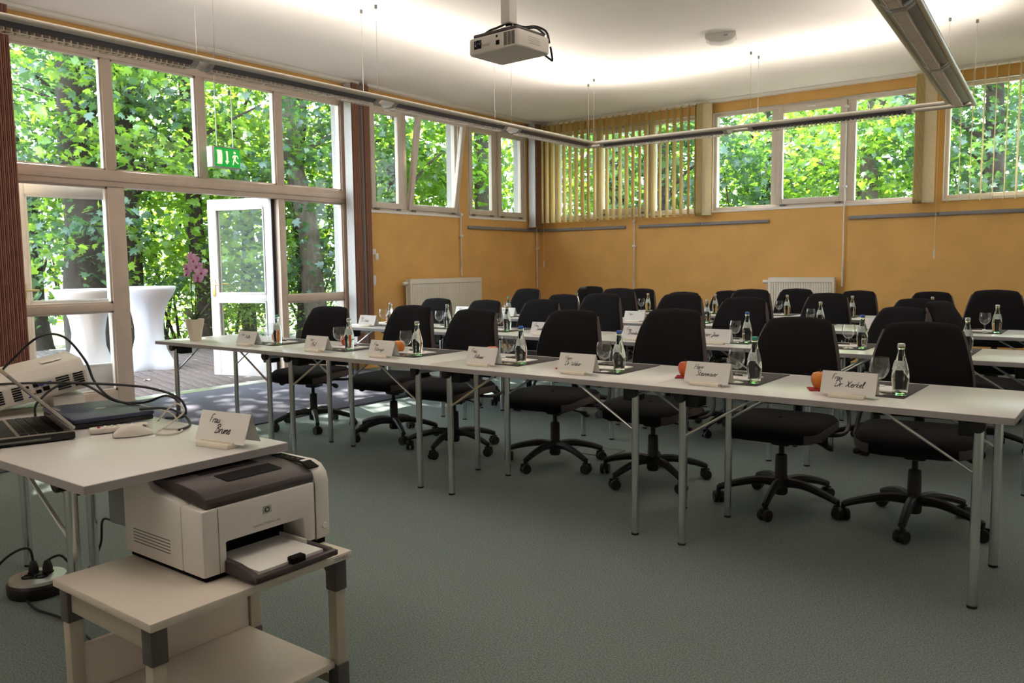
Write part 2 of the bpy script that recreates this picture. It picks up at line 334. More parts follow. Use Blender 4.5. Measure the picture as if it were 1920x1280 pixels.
# casement windows
def casement(name, wall, spans, z0, z1, lab, tilt=None, fixed=()):
    root = bpy.data.objects.new(name,None); COL.objects.link(root); root['kind']='structure'; root['label']=lab
    a0, a1 = spans[0][0], spans[-1][1]
    if wall == 'L': root.location=(XW,0,0); root.rotation_euler=(0,0,PI/2)     # local x -> +Y, local y -> -X (outside)
    else: root.location=(0,YB,0)
    # local: x along wall, y>0 outside
    f = MB(); t=.05; y0,y1=.03,.10
    f.box((a0,y0,z0),(a0+t,y1,z1)); f.box((a1-t,y0,z0),(a1,y1,z1)); f.box((a0+t,y0,z0),(a1-t,y1,z0+t)); f.box((a0+t,y0,z1-t),(a1-t,y1,z1))
    for (p,q),(r_,s_) in zip(spans,spans[1:]): f.box((q-.03,y0+.001,z0+t),(r_+.03,y1-.001,z1-t))
    f.build('window_frame','white_frame',root,bevel=.005)
    rv = MB(); rv.box((a0,.10,z0-.005),(a1,TH+.04,z0+.012));  rv.box((a0,.1,z1-.012),(a1,TH,z1+.004)); rv.box((a0,-.01,z0-.02),(a1,.03,z0+.008))
    rv.box((a0-.002,.0,z0),(a0+.006,.03,z1)); rv.box((a1-.006,0,z0),(a1+.002,.03,z1)); rv.box((a0,0,z1-.006),(a1,.03,z1+.004))
    rv.build('reveal','paper',root,smooth=False)
    ro=MB(); ro.box((a0-.002,.1,z0),(a0+.012,TH,z1)); ro.box((a1-.012,.1,z0),(a1+.002,TH,z1)); ro.build('outer_reveal','render_white',root,smooth=False)
    for k,(p,q) in enumerate(spans):
        p2,q2 = p+.035,q-.035
        if k in fixed:
            pane('pane',(p2,.06,z0+.05),(q2,.065,z1-.05),root); continue
        s_ = MB(); st=.074; zz0,zz1=z0+.04,z1-.03
        s_.box((p2,.0,0),(p2+st,.06,zz1-zz0)); s_.box((q2-st,.0,0),(q2,.06,zz1-zz0)); s_.box((p2+st,.0005,0),(q2-st,.0595,st)); s_.box((p2+st,.0005,zz1-zz0-st),(q2-st,.0595,zz1-zz0))
        so = s_.build('sash','white_frame',root,bevel=.006); so.location=(0,.005,zz0)
        if tilt == k: so.rotation_euler=(R(9),0,0)
        pane('pane',(p2+st-.005,.028,st-.005),(q2-st+.005,.033,zz1-zz0-st+.005),so)
        hg = MB(); hg.box((p2+.05,-.012,-.02),(p2+.12,.004,.004)); hg.box((q2-.12,-.012,-.02),(q2-.05,.004,.004)); hg.build('hinge','duct',so,bevel=.002)
        hn = MB(); hn.box(((p2+q2)/2-.05,-.02,zz1-zz0-.038),((p2+q2)/2+.05,0,zz1-zz0-.022)); hn.build('window_handle','white_plastic',so,bevel=.004)
    return root
casement('window_2','L',[(7.18,7.80),(7.84,8.88)],1.97,3.29,'left-wall casement window with one sash tilted open',tilt=1)
casement('window_3','L',[(9.08,9.74),(9.76,10.46)],1.97,3.29,'left-wall casement window nearest the room corner')
casement('window_4','B',[(-7.35,-6.6),(-6.56,-5.66),(-5.62,-4.90)],1.99,3.32,'back-wall window behind the half-open cream vertical blind',fixed=(0,2))
casement('window_5','B',[(-4.70,-3.86),(-3.84,-2.90),(-2.86,-2.04)],1.99,3.32,'unshaded three-pane window in the middle of the back wall',fixed=(0,2))
casement('window_6','B',[(-1.83,-.35),(-.31,1.2)],1.99,3.32,'back-wall window behind the thin edge-on blind slats',fixed=(0,1))
# window crank rods, switches, picture rails, radiators
def rod(name,p0,p1,lab):
    o = thing(name,lab,'rod'); MB().tube([p0,p1],.009,8).build('rod','white_plastic',o)
    z = p1[2]; MB().tube([(p1[0],p1[1],z),(p1[0],p1[1],z-.12)],.011,8).build('sleeve','alu',o); MB().tube([(p1[0],p1[1],z-.12),(p1[0],p1[1],z-.24)],.012,8).build('grip','white_plastic',o)
    for zz in (p0[2]-.03,(p0[2]+z)/2): MB().cbox((p0[0],p0[1],zz),(.05,.05,.03)).build('bracket','white_plastic',o,bevel=.004)
rod('window_crank_rod',(XW+.03,8.87,2.02),(XW+.03,8.87,1.37),'white crank rod on the left wall above the radiator')
rod('window_crank_rod',(XW+.03,10.72,1.92),(XW+.03,10.72,1.15),'white crank rod in the corner of the left wall')
rod('window_crank_rod',(-5.90,YB-.03,1.93),(-5.90,YB-.03,1.15),'white crank rod below the cream blind on the back wall')
rod('window_crank_rod',(-2.93,YB-.03,3.22),(-2.93,YB-.03,1.20),'long white crank rod beside the middle back window')
def prail(a,b,wall,lab):
    o = thing('picture_rail',lab,'wall rail')
    n = max(1,round((b-a)/1.0)); st=(b-a)/n
    for k in range(n):
        p,q = a+k*st+.002,a+(k+1)*st-.002
        (MB().box((XW,p,1.80),(XW+.03,q,1.845)) if wall=='L' else MB().box((p,YB-.03,1.80),(q,YB,1.845))).build('rail_section','grey_rail',o,bevel=.008)
prail(9.04,10.80,'L','grey wall rail under the corner window of the left wall')
prail(-7.58,-6.05,'B','grey wall rail section on the back wall nearest the corner')
prail(-5.83,-3.89,'B','grey wall rail below the middle back window, left side')
prail(-2.88,1.2,'B','grey wall rail on the right of the back wall')
def radiator(lab,W,Ht,loc,rz):
    o = thing('radiator',lab,'radiator',loc,rz)          # local x along, y toward wall
    MB().box((0,0,0),(W,.012,Ht)).build('front_panel','radiator',o,bevel=.004)
    rb = MB(); n = int(W/.033)
    for k in range(n):
        x = .02+(W-.04)*(k+.5)/n; rb.prism([(x-.009,0),(x-.005,-.006),(x+.005,-.006),(x+.009,0)],.03,Ht-.07,'z')
    rib = rb.build('ribs','radiator',o); rib['kind']='stuff'
    MB().box((0,.05,0),(W,.09,Ht)).build('rear_panel','radiator',o,bevel=.004)
    MB().box((0,0,Ht-.005),(W,.09,Ht+.008)).build('top_grille','radiator',o,bevel=.003)
    for x in (.15,W-.15): MB().box((x-.02,.085,.1),(x+.02,.1395,Ht-.1)).build('wall_bracket','radiator',o)
    for s_ in (0,W): MB().box((s_-.004,0,.02),(s_+.004,.09,Ht-.01)).build('side_cover','radiator',o,bevel=.003)
    dsh = MB()
    for k in range(n): x=.02+(W-.04)*(k+.5)/n; dsh.box((x-.008,-.0075,Ht-.062),(x+.008,-.0005,Ht-.055))
    dd = dsh.build('slot_row','duct',o,smooth=False); dd['kind']='stuff'
    v = MB(); v.lathe([(.022,0),(.026,.02),(.026,.06),(.016,.075)],14,(-.015,.045,Ht-.05),'x',Matrix.Scale(-1,4,(1,0,0))); v.build('valve','white_plastic',o)
    v = MB(); v.tube([(-.03,.045,Ht-.05),(-.03,.045,-.3)],.008,8); v.build('pipe','radiator',o)
radiator('white panel radiator on the left wall under the tilted window',1.46,.62,(XW+.14,7.72,.48),PI/2)
radiator('white panel radiator on the back wall under the middle window',.84,.60,(-3.84,YB-.14,.47),0)
for y,z,h_,l in ((7.26,1.40,.09,'small white blind control on the left wall below the window'),(7.22,1.46,.07,'white light switch nearest the brown blind stack'),(7.21,1.10,.13,'white double wall socket beside the brown blind stack')):
    o = thing('wall_switch',l,'switch',(XW,y,z)); MB().box((0,-.03,-h_/2),(.010,.03,h_/2)).build('cover_plate','white_plastic',o,bevel=.003); MB().box((.01,-.02,-h_/2+.012),(.014,.02,h_/2-.012)).build('rocker','paper',o,bevel=.002)
# ceiling curtain rails + blinds
for i,(a,b) in enumerate([((XW+.02,-1.0,H-.035),(XW+.13,6.93,H)),((XW+.02,7.06,H-.035),(XW+.13,YB-.02,H)),((XW+.13,YB-.13,H-.035),(1.2,YB-.02,H))]):
    struct(MB().box(a,b).build('trim_%d'%(i+2),'rail_white',bevel=.006))
def slat_mesh(wd,z0,z1,mat,nm='slat',th=.0014):
    b_ = MB(); n=5; f_=[(wd*(k/(n-1)-.5), .006*math.sin(PI*k/(n-1))) for k in range(n)]
    b_.prism(f_+[(x,y+th) for x,y in reversed(f_)],z0,z1,'z')
    b_.box((-wd/2,-.002,z0),(wd/2,.008,z0+.03)); b_.box((-.01,-.003,z1),(.01,.006,z1+.03))
    return b_.build(nm,mat)
def blind(lab,z0,z1,items,group=None):                # items: (x,y,rot,matkey,width)
    o = thing('vertical_blind',lab,'blind'); cache={}
    for (x,y,rt,mk,wd) in items:
        key=(mk,wd)
        if key not in cache: s_=slat_mesh(wd,z0,z1,mk,th=.008 if wd==.1275 else .0014); cache[key]=s_
        else: s_=cache[key].copy(); COL.objects.link(s_)
        s_.parent=o; s_.location=(x,y,0); s_.rotation_euler=(0,0,rt)
    return o
it=[(-7.49+.1085*k, YB-.14, R(-84+4*math.sin(k*1.7)), 'slat_y', .127) for k in range(25)]
it+=[(-4.865+.013*k, YB-.12, R(-87), 'slat_y', .1275) for k in range(11)]+[(-4.70,YB-.185,R(8),'slat_cream',.127)]
b1=blind('half-open cream vertical blind in the room corner',1.93,H-.05,it)
chain=MB(); 
for k in range(24): chain.tube([(-7.49+.1085*k,YB-.14,1.945),(-7.49+.1085*(k+.5),YB-.14,1.925),(-7.49+.1085*(k+1),YB-.14,1.945)],.0025,4)
chain.build('bead_chain','slat_cream',b1)
it=[(-2.12+.013*k, YB-.12, R(-87), 'slat_y', .1275) for k in range(11)]+[(-1.95,YB-.185,R(8),'slat_cream',.127)]
it+=[(-1.76+.114*k, YB-.14, R(-80 if k%3 else -76), 'slat_cream', .127) for k in range(22)]
b2=blind('right-hand cream vertical blind with slats turned edge-on',1.95,H-.05,it)
for nm,x,y,zb,par in (('pull_cord',-7.44,YB-.15,1.24,b1),('pull_cord',-1.86,YB-.2,1.30,b2)):
    MB().tube([(x,y,H-.1),(x,y,zb+.1)],.003,5).build(nm,'slat_cream',par); MB().tube([(x,y,zb+.1),(x,y,zb)],.009,8).build('cord_weight','white_plastic',par)
def stack(lab,y0,n,zb,front,mk,x0=XW+.03):
    o=thing('blind_stack',lab,'blind'); s_=None
    for k in range(n):
        if s_ is None: s_=slat_mesh(.13,zb,H-.04,mk,th=.0065)
        else: s_=s_.copy(); COL.objects.link(s_)
        s_.parent=o; s_.location=(x0+.075,y0+.02+.0105*k,0); s_.rotation_euler=(0,0,R(2*math.sin(k*2.1)))
    if front:
        f=slat_mesh(.127,zb,H-.04,front,'front_slat'); f.parent=o; f.location=(x0+.07,y0,0)
stack('brown blind stack beside the glazed portal, nearer white slat',6.755,10,.12,'slat_white','slat_brown')
stack('brown blind stack next to the light switches',6.935,8,.12,'slat_white','slat_brown')
stack('short brown blind stack in the far room corner',10.50,13,1.86,'slat_white','slat_brown')
stack('full-height reddish blind stack at the left picture edge',2.66,36,.12,None,'slat_red')

# ------------------------------------------------------------------ light track
ZL=2.72
trk=thing('light_track','suspended rectangular aluminium light track below the ceiling','light track')
TR=R(3.5)      # right arm slightly skewed
def right_pt(s,off): return (-1.34+s*math.sin(TR)+off*math.cos(TR), 8.71-s*math.cos(TR)+off*math.sin(TR), ZL)   # s = distance from the back corner
for x in (-5.45,-5.23): MB().tube([(x,-.6 if x<-5.4 else -.4,ZL),(x,8.82 if x<-5.4 else 8.60,ZL)],.02,12).build('tube','tube',trk)
for y in (8.60,8.82): MB().tube([(-5.45 if y>8.7 else -5.23,y,ZL),(-1.24 if y>8.7 else -1.44,y,ZL)],.02,12).build('tube','tube',trk)
for y in (-.61,-.39): MB().tube([(-5.45 if y<-.5 else -5.23,y,ZL),(-.7,y,ZL)],.02,12).build('tube','tube',trk)  # front arm added out of view to carry the extra luminaires
for off,s0 in ((-.10,.11),(.10,-.11)): MB().tube([right_pt(s0,off),right_pt(8.2,off)],.02,12).build('tube','tube',trk)
for (x,y) in ((-5.42,5.06),(-5.23,5.05),(-5.45,8.82),(-5.25,8.62),(-3.31,8.60),(-3.31,8.82),(-1.44,8.60),(-1.25,8.82),(-5.23,3.48),(-5.45,3.48),(-5.23,6.95),(-5.45,6.95)):
    wv=MB(); wv.tube([(x,y,ZL),(x,y,H)],.0022,5); wv.build('suspension_wire','wire',trk); MB().lathe([(.012,0),(.012,.03)],10,(x,y,H-.03)).build('ceiling_fixing','duct',trk)
def luminaire(c,ang,L,lab,lit):
    o=thing('suspended_luminaire',lab,'ceiling lamp',c,ang,'suspended luminaires on the light track')   # local x along
    prof=[(-.092,.025),(-.090,.006),(-.068,-.014),(-.038,-.026),(-.036,-.022),(-.036,.02),(.036,.02),(.036,-.022),(.038,-.026),(.068,-.014),(.090,.006),(.092,.025),(.05,.045),(-.05,.045)]
    h_=MB(); h_.prism(prof,-L/2,L/2,'x'); h_.build('housing','lum',o,sharp=25)
    lv=MB(); n=int(L/.042)
    for k in range(n+1):
        x=-L/2+L*k/n; lv.prism([(-.034,-.046),(.034,-.046),(.035,-.008),(-.035,-.008)],x-.0045,x+.0045,'x')
    for s_ in (-1,1): lv.box((-L/2,s_*.034-.002,-.049),(L/2,s_*.034+.002,-.044))
    lv.box((-L/2,-.0355,.012),(L/2,.0355,.016))
    l_=lv.build('louvre','louvre',o,smooth=False); l_['kind']='stuff'
    for s_ in (-1,1):
        e=MB(); e.prism([(-.095,.03),(-.092,.003),(-.07,-.018),(-.04,-.036),(.04,-.036),(.07,-.018),(.092,.003),(.095,.03),(.05,.05),(-.05,.05)],s_*L/2-(.0 if s_>0 else .05),s_*L/2+(.05 if s_>0 else .0),'x'); e.build('end_cap','lum_grey',o,bevel=.006)
    if lit:
        for s_ in (-1,1):
            ld=bpy.data.lights.new('uplight_tube','AREA'); ld.shape='RECTANGLE'; ld.size=L+.12; ld.size_y=.06; ld.energy=UPLIGHT_W*lit*.5; ld.color=(1,.91,.80); ld.spread=R(125)
            lo=bpy.data.objects.new('uplight_tube',ld); COL.objects.link(lo); lo.parent=o; lo.location=(0,s_*.055,.075); lo.rotation_euler=(PI+s_*R(28),0,0)
for y,lab,lit in ((2.55,'dark suspended luminaire nearest the left picture edge',1.0),(4.28,'dark suspended luminaire in front of the exit sign',1.0),(6.10,'suspended luminaire before the tilted window',1),(7.86,'suspended luminaire running into the far left track corner',1)):
    luminaire((-5.34,y,ZL-.012),PI/2,1.56 if y<7 else 1.38,lab,lit)
for x,y,lab in ((-4.3,-.5,'added unseen luminaire on the front track, nearer the garden wall'),(-2.3,-.5,'added unseen luminaire on the front track, nearer the right wall')):
    luminaire((x,y,ZL-.012),0,1.5,lab,2)  # pair added out of view, burning stronger to brighten the foreground
for x,lab in ((-4.38,'suspended luminaire across the cream blind'),(-2.55,'suspended luminaire across the middle back window')):
    luminaire((x,8.71,ZL-.012),0,1.5,lab,1)
for s,lab,lit in ((1.0,'suspended luminaire at the right track corner, underside louvre visible',1.0),(2.75,'suspended luminaire at the upper right picture edge',.9),(4.5,'suspended luminaire above the camera on the right track',1.7),(6.25,'suspended luminaire behind the camera on the right track',1.7)):
    p=right_pt(s,0); luminaire((p[0],p[1],ZL-.012),PI/2+TR,1.62,lab,lit)

# ------------------------------------------------------------------ outdoors
struct(MB().box((-70,-40,-.45),(XW-.3,60,-.35)).build('ground','soil',smooth=False))
struct(MB().box((XW-.3,YB+.3,-.45),(60,60,-.35)).build('ground','soil',smooth=False))
dk=thing('terrace_deck','grey-brown plank terrace outside the open garden doors','terrace')
DA=R(-14); ZD=-.06
pw=.138
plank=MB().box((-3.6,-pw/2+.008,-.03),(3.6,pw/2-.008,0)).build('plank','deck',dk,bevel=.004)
for k in range(58):
    o=plank if k==0 else plank.copy()
    if k: COL.objects.link(o); o.parent=dk
    c=Vector((-11.0,5.2,ZD))+Vector((-math.sin(DA),math.cos(DA),0))*(k-29)*pw
    o.location=c; o.rotation_euler=(0,0,DA)
struct(MB().box((-15,-2,ZD-.2),(XW-.29,11,ZD-.035)).build('terrace_substructure','black_plastic',smooth=False))
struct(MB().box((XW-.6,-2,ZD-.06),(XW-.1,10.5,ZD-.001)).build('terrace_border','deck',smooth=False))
def cocktail(c,lab,rz):
    o=thing('cocktail_table',lab,'bar table',c,rz,'white covered bar tables')
    cl=MB(); rows=[]; n=48
    prof=[(0,.36),(.03,.36),(.10,.315),(.25,.235),(.42,.190),(.58,.180),(.75,.205),(.90,.265),(1.0,.325),(1.06,.355),(1.09,.362),(1.10,.356)]
    for z,r_ in prof:
        sq=max(0,1-z/.55)
        row=[]
        for k in range(n):
            a=2*PI*k/n; d=max(abs(math.cos(2*a)),0)
            rr=r_*(1+sq*(.20*math.cos(4*a)-.06)); rr+=.004*math.sin(9*a+z*5)*(1 if .1<z<1 else 0)
            row.append(Vector((rr*math.cos(a),rr*math.sin(a),z)))
        rows.append(row)
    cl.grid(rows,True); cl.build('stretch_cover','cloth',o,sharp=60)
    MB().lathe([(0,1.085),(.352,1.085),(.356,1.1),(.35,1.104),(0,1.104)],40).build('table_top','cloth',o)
    for k in range(4):
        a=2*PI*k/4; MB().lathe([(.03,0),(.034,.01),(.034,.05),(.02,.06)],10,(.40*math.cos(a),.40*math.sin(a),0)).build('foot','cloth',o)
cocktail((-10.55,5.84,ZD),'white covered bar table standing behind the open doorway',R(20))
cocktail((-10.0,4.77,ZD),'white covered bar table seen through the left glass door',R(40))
for x,y,a,l in ((-8.55,4.78,.4,'dry fallen leaf on the deck nearer the doorway'),(-9.4,5.15,1.7,'dry curled leaf on the deck farther out')):
    b_=MB(); b_.grid([[Vector((.05*math.cos(t_)*k/3,.03*math.sin(t_)*k/3,.012*(k/3)**2*abs(math.sin(t_*2)))) for t_ in [2*PI*j/12 for j in range(12)]] for k in range(1,4)],True); b_.add([(0,0,0)]+[],[])
    o=one(b_,'fallen_leaf','leaf_dry',l,'leaf'); o.location=(x,y,ZD+.004); o.rotation_euler=(0,0,a)
# trees
LEAF=np.array([(0,.35,.06),(0,0,0),(.30,-.03,-.04),(.50,.20,-.06),(.28,.35,0),(.46,.66,-.05),(.16,.60,.02),(0,1,-.06),(-.16,.60,.02),(-.46,.66,-.05),(-.28,.35,0),(-.50,.20,-.06),(-.30,-.03,-.04)],float)
LF=np.array([(0,i,i+1 if i<12 else 1) for i in range(1,13)])
SM=np.array([(0,0,0),(.22,.35,.03),(0,1,-.05),(-.22,.35,.03)],float); SMF=np.array([(0,1,2),(0,2,3)])
def foliage(name, blobs, size, mat, parent, seed, simple=False, label=None):
    rg=np.random.default_rng(seed); T,TF=(SM,SMF) if simple else (LEAF,LF)
    P=[];
    for (cx,cy,cz,rx,ry,rz,n) in blobs:
        d=rg.normal(size=(n,3)); d/=np.linalg.norm(d,axis=1)[:,None]; r_=rg.random(n)**.45
        # clumps
        k=max(4,n//45); cc=rg.normal(size=(k,3)); cc/=np.linalg.norm(cc,axis=1)[:,None]; cc*= (rg.random(k)**.45)[:,None]
        idx=rg.integers(0,k,n); q=cc[idx]+rg.normal(size=(n,3))*.13*np.array([1,1,.6]); 
        mix=rg.random(n)<.78; q=np.where(mix[:,None],q,d*r_[:,None])
        P.append(q*np.array([rx,ry,rz])+np.array([cx,cy,cz]))
    P=np.concatenate(P); n=len(P)
    P=P[P[:,2]>-.3]; n=len(P)
    inside=(P[:,0]>XW-.75)&(P[:,1]<YB+.75); P=P[~inside]; n=len(P)
    N=rg.normal(size=(n,3))*.55+np.array([0,0,.8]); N/=np.linalg.norm(N,axis=1)[:,None]
    A=rg.normal(size=(n,3))+np.array([0,0,-.5]); U=A-N*(A*N).sum(1)[:,None]; U/=np.linalg.norm(U,axis=1)[:,None]; W=np.cross(U,N)
    s_=size*(.65+.7*rg.random(n))
    V=P[:,None,:]+s_[:,None,None]*(T[None,:,0,None]*W[:,None,:]+T[None,:,1,None]*U[:,None,:]+T[None,:,2,None]*N[:,None,:])
    V=V.reshape(-1,3); F=(TF[None]+(np.arange(n)*len(T))[:,None,None]).reshape(-1,3)
    me=bpy.data.meshes.new(name); me.vertices.add(len(V)); me.vertices.foreach_set('co',V.astype(np.float32).ravel())
    me.loops.add(F.size); me.loops.foreach_set('vertex_index',F.astype(np.int32).ravel())
    me.polygons.add(len(F)); me.polygons.foreach_set('loop_start',np.arange(0,F.size,3,dtype=np.int32)); me.polygons.foreach_set('loop_total',np.full(len(F),3,np.int32))
    me.update(); me.materials.append(MAT[mat])
    o=bpy.data.objects.new(name,me); COL.objects.link(o); o.parent=parent; o['kind']='stuff'
    if parent: 
        o.matrix_parent_inverse=Matrix.Translation(-Vector(parent.location))
    return o
CAMP=Vector((0,0,1.265))
def px(x,y,dist):                                   # ground position of a thing seen through a window: direction from the room, distance out
    d=_F+(x-960)/1536*_r-(y-640)/1536*_u; d.z=0; d.normalize(); return d*dist
def tree(i,x,y,lean,r0,h,mat,lab,blobs,leafmat,size=.15,seed=0):
    o=thing('deciduous_tree',lab,'tree',(x,y,-.4),0,'woodland trees outside the windows')
    rg=random.Random(100+i)
    pts=[(0,0,0)]; 
    for k in range(1,9):
        t_=k/8; pts.append((lean[0]*t_*h+rg.uniform(-.08,.08),lean[1]*t_*h+rg.uniform(-.08,.08),h*t_))
    P=bez(pts,3); n=len(P); rr=[r0*(1.25 if j==0 else 1)*(1-.72*j/(n-1)) for j in range(n)]
    MB().tube(P,rr,14).build('trunk',mat,o)
    for k in range(7):
        t_=.3+.6*k/7; b0=Vector(P[int(t_*(n-1))]); a=rg.uniform(0,2*PI); L=rg.uniform(1.2,2.4)
        e=b0+Vector((math.cos(a)*L,math.sin(a)*L,L*rg.uniform(.35,.9))); mid=(b0+e)/2+Vector((0,0,.18))
        MB().tube(bez([b0,mid,e],4),[r0*.3*(1-.1*j)*(1-t_*.4) for j in range(9)],7).build('branch',mat,o)
    bl=[(x+lean[0]*(cz+.4)+dx,y+lean[1]*(cz+.4)+dy,cz,a,b,c,m_) for dx,dy,cz,a,b,c,m_ in blobs]
    foliage('foliage',bl,size,leafmat,o,seed or 50+i)
# crowns given as (dx,dy,z,rx,ry,rz,leaf count)
def crown(n,lo=1.6): return [(0,0,3.4,2.2,2.2,1.3,int(n*1.1)),(.4,.3,5.2,2.2,2.2,1.2,int(n*.75)),(0,0,lo,2.0,2.0,1.2,n//2)]
TREES=[
 (150,300,14.5,.34,'bark','thick dark tree trunk in the leftmost upper pane','leaf_b',1100),
 (62,300,17,.20,'bark','forked tree at the left curtain edge','leaf_b',1000),
 (243,450,14.8,.22,'bark','dark trunk at the left edge of the open doorway','leaf_c',1200),
 (180,450,16.4,.24,'bark','dark trunk seen through the folded door glass','leaf_b',1300),
 (372,450,15.2,.17,'bark','slim ivy-clad trunk behind the orchid','leaf_c',1500),
 (462,450,18,.16,'bark','tree seen through the glass of the outward door leaf','leaf_c',1500),
 (562,450,16.2,.17,'bark','dark slim trunk in the pane right of the doors','leaf_a',1500),
 (602,450,15.0,.22,'bark_grey','grey leaning trunk beside the white rendered pier','leaf_b',1400),
 (712,300,17,.20,'bark_grey','leaning trunk in the first casement window','leaf_a',1500),
 (742,300,18.5,.18,'bark','trunk behind the tilted casement sash','leaf_c',1500),
 (905,300,19,.26,'bark_grey','broad grey trunk in the corner casement window','leaf_a',1500),
 (1150,300,19.5,.20,'bark','tree behind the half-open cream blind','leaf_a',1600),
 (1240,300,17,.20,'bark','trunk behind the right part of the cream blind','leaf_b',1600),
 (1440,300,21,.16,'bark','tree behind the middle back window, left pane','leaf_c',1700),
 (1628,330,17.5,.22,'bark_grey','grey trunk in the right pane of the middle back window','leaf_c',1800),
 (1535,300,24,.18,'bark','farther tree behind the opening sash of the back window','leaf_c',1700),
 (1860,300,16.0,.20,'bark','tree close behind the right back window','leaf_b',2000),
]
LEAN={7:(-.10,-.07),8:(.08,.06),14:(.0,.01),1:(-.06,-.06)}
for i,(X_,Y_,dist,r0,bm_,lab,lm,n) in enumerate(TREES):
    p=px(X_,Y_,dist); tree(i,p.x,p.y,LEAN.get(i,(random.uniform(-.02,.02),random.uniform(-.02,.02))),r0,9.5,bm_,lab,crown(n)+([(1.2+1.0*(i%3),-.6+.5*(i%2),7.6+.5*(i%3),2.6,2.4,1.1,1300)] if i<8 else []),lm,size=.125 if dist<17 else .14)
# background wood and undergrowth: a few large loose shrubs, each its own thing
SHR=[(40,18,3.0,'leaf_b'),(120,21,3.4,'leaf_a'),(215,20,3.0,'leaf_c'),(300,19,3.4,'leaf_c'),(330,16,1.2,'leaf_a'),(400,20,3.2,'leaf_a'),(430,17,1.2,'leaf_c'),(500,21,3.2,'leaf_c'),(570,19,1.6,'leaf_a'),(640,21,3.2,'leaf_b'),(720,22,3.4,'leaf_c'),(810,22,3.4,'leaf_a'),(900,24,3.6,'leaf_c'),(980,23,3.4,'leaf_c'),(1080,24,3.6,'leaf_c'),(1180,23,3.6,'leaf_a'),(1290,24,3.6,'leaf_c'),(1400,19,3.0,'leaf_b'),(1400,26,3.6,'leaf_c'),(1500,20,3.0,'leaf_b'),(1520,28,4.0,'leaf_c'),(1640,22,3.6,'leaf_c'),(1740,23,3.4,'leaf_b'),(1830,20,3.4,'leaf_a'),(1930,19,3.4,'leaf_b'),(2030,20,3.2,'leaf_a')]
for i,(X_,dist,rz,lm) in enumerate(SHR):
    p=px(X_,450,dist)
    near='behind the garden doors' if X_<660 else ('behind the left-wall casements' if X_<1000 else 'behind the back-wall windows')
    j=i if X_<660 else (i-10 if X_<1000 else i-14)
    o=thing('woodland_shrub','loose leafy shrub %s, %s from the left'%(near,(ORD+['tenth','eleventh','twelfth'])[j]),'shrub',(p.x,p.y,-.4),0,'leafy undergrowth in the wood')
    for k in range(5):
        a=2*PI*k/5+i; MB().tube(bez([(0,0,0),(.3*math.cos(a),.3*math.sin(a),rz*.5),(.8*math.cos(a),.8*math.sin(a),rz*1.2)],4),[.04*(1-.08*q) for q in range(9)],6).build('stem','bark',o)
    big = rz>2
    foliage('foliage',[(p.x,p.y,rz*.75,2.3,2.3,rz*.95,(700 if X_<330 else 1500) if big else 3000)]+([(p.x,p.y,rz*1.8,2.2,2.2,rz*.6,120 if X_<330 else 400)] if big else []),(.15 if big else .10),lm,o,200+i,simple=not big)

# ------------------------------------------------------------------ folding tables
TZ=.73
def folding_table(L=1.4,D=.7,inset=.12):
    o=thing('folding_table','','table')
    tp=MB(); tp.box((-L/2+.001,-D/2,TZ-.026),(L/2-.001,D/2,TZ)); tp.build('tabletop','top',o,bevel=.0025)
    eb=MB()
    for s_ in (-1,1):
        eb.box((-L/2+.001,s_*D/2-.0008,TZ-.024),(L/2-.001,s_*D/2+.0008,TZ-.002)); eb.box((s_*(L/2-.001)-.0008,-D/2,TZ-.024),(s_*(L/2-.001)+.0008,D/2,TZ-.002))
    eb.build('edge_band','edge',o,smooth=False)  # grey edge strip, its darker tone also standing for shade on the edges
    for s_ in (-1,1):
        x=s_*(L/2-inset)
        MB().tube([(x,-D/2+.075,TZ-.05),(x,D/2-.075,TZ-.05)],.021,14).build('crossbar','chrome',o)
        for q in (-1,1):
            y=q*(D/2-.065)
            MB().lathe([(.024,-.012),(.027,-.008),(.027,.012),(.024,.016)],16,(x,y,TZ-.05),'y').build('end_cap','black_plastic',o)
            yl=q*(D/2-.095)
            MB().tube([(x,yl,TZ-.055),(x,yl,.008)],.0175,16).build('leg','chrome',o)
            MB().lathe([(.018,0),(.0182,.010)],14,(x,yl,0)).build('foot','black_plastic',o)
            MB().tube([(x-s_*.01,yl,.50),(x-s_*.05,yl,.525),(x-s_*.31,yl,TZ-.045),(x-s_*.34,yl,TZ-.03)],.0065,8).build('brace','chrome',o)
        MB().box((x-s_*.035-.035,-D/2+.1,TZ-.10),(x-s_*.035+.035,-D/2+.19,TZ-.027)).build('hinge_block','black_plastic',o,bevel=.006)
        MB().box((x-s_*.035-.035,D/2-.19,TZ-.10),(x-s_*.035+.035,D/2-.1,TZ-.027)).build('hinge_block','black_plastic',o,bevel=.006)
    return o
T0=folding_table(); first=[True]
ROWY=[3.265,5.02,6.67,8.02]; ROWN=['front','second','third','back']
RROT=R(-.8)
JX=[-5.19,-3.79,-2.39,-.99]
def rowpt(x,dy,row):                               # point on a table row, dy behind its front edge
    y=ROWY[row]+dy
    if row==0: y+= -math.tan(R(.8))*(x+3.0)
    return x,y
for row in range(4):
    for k,x in enumerate(JX):
        X_,Y_=rowpt(x,.35,row)
        lab='white folding table in the %s row, %s from the garden doors'%(ROWN[row],ORD[k])
        rz=RROT if row==0 else 0
        if first[0]: first[0]=False; T0.location=(X_,Y_,0); T0.rotation_euler=(0,0,rz); tag(T0,lab,'table','white folding tables in rows')
        else: dup(T0,(X_,Y_,0),rz,lab,'white folding tables in rows')

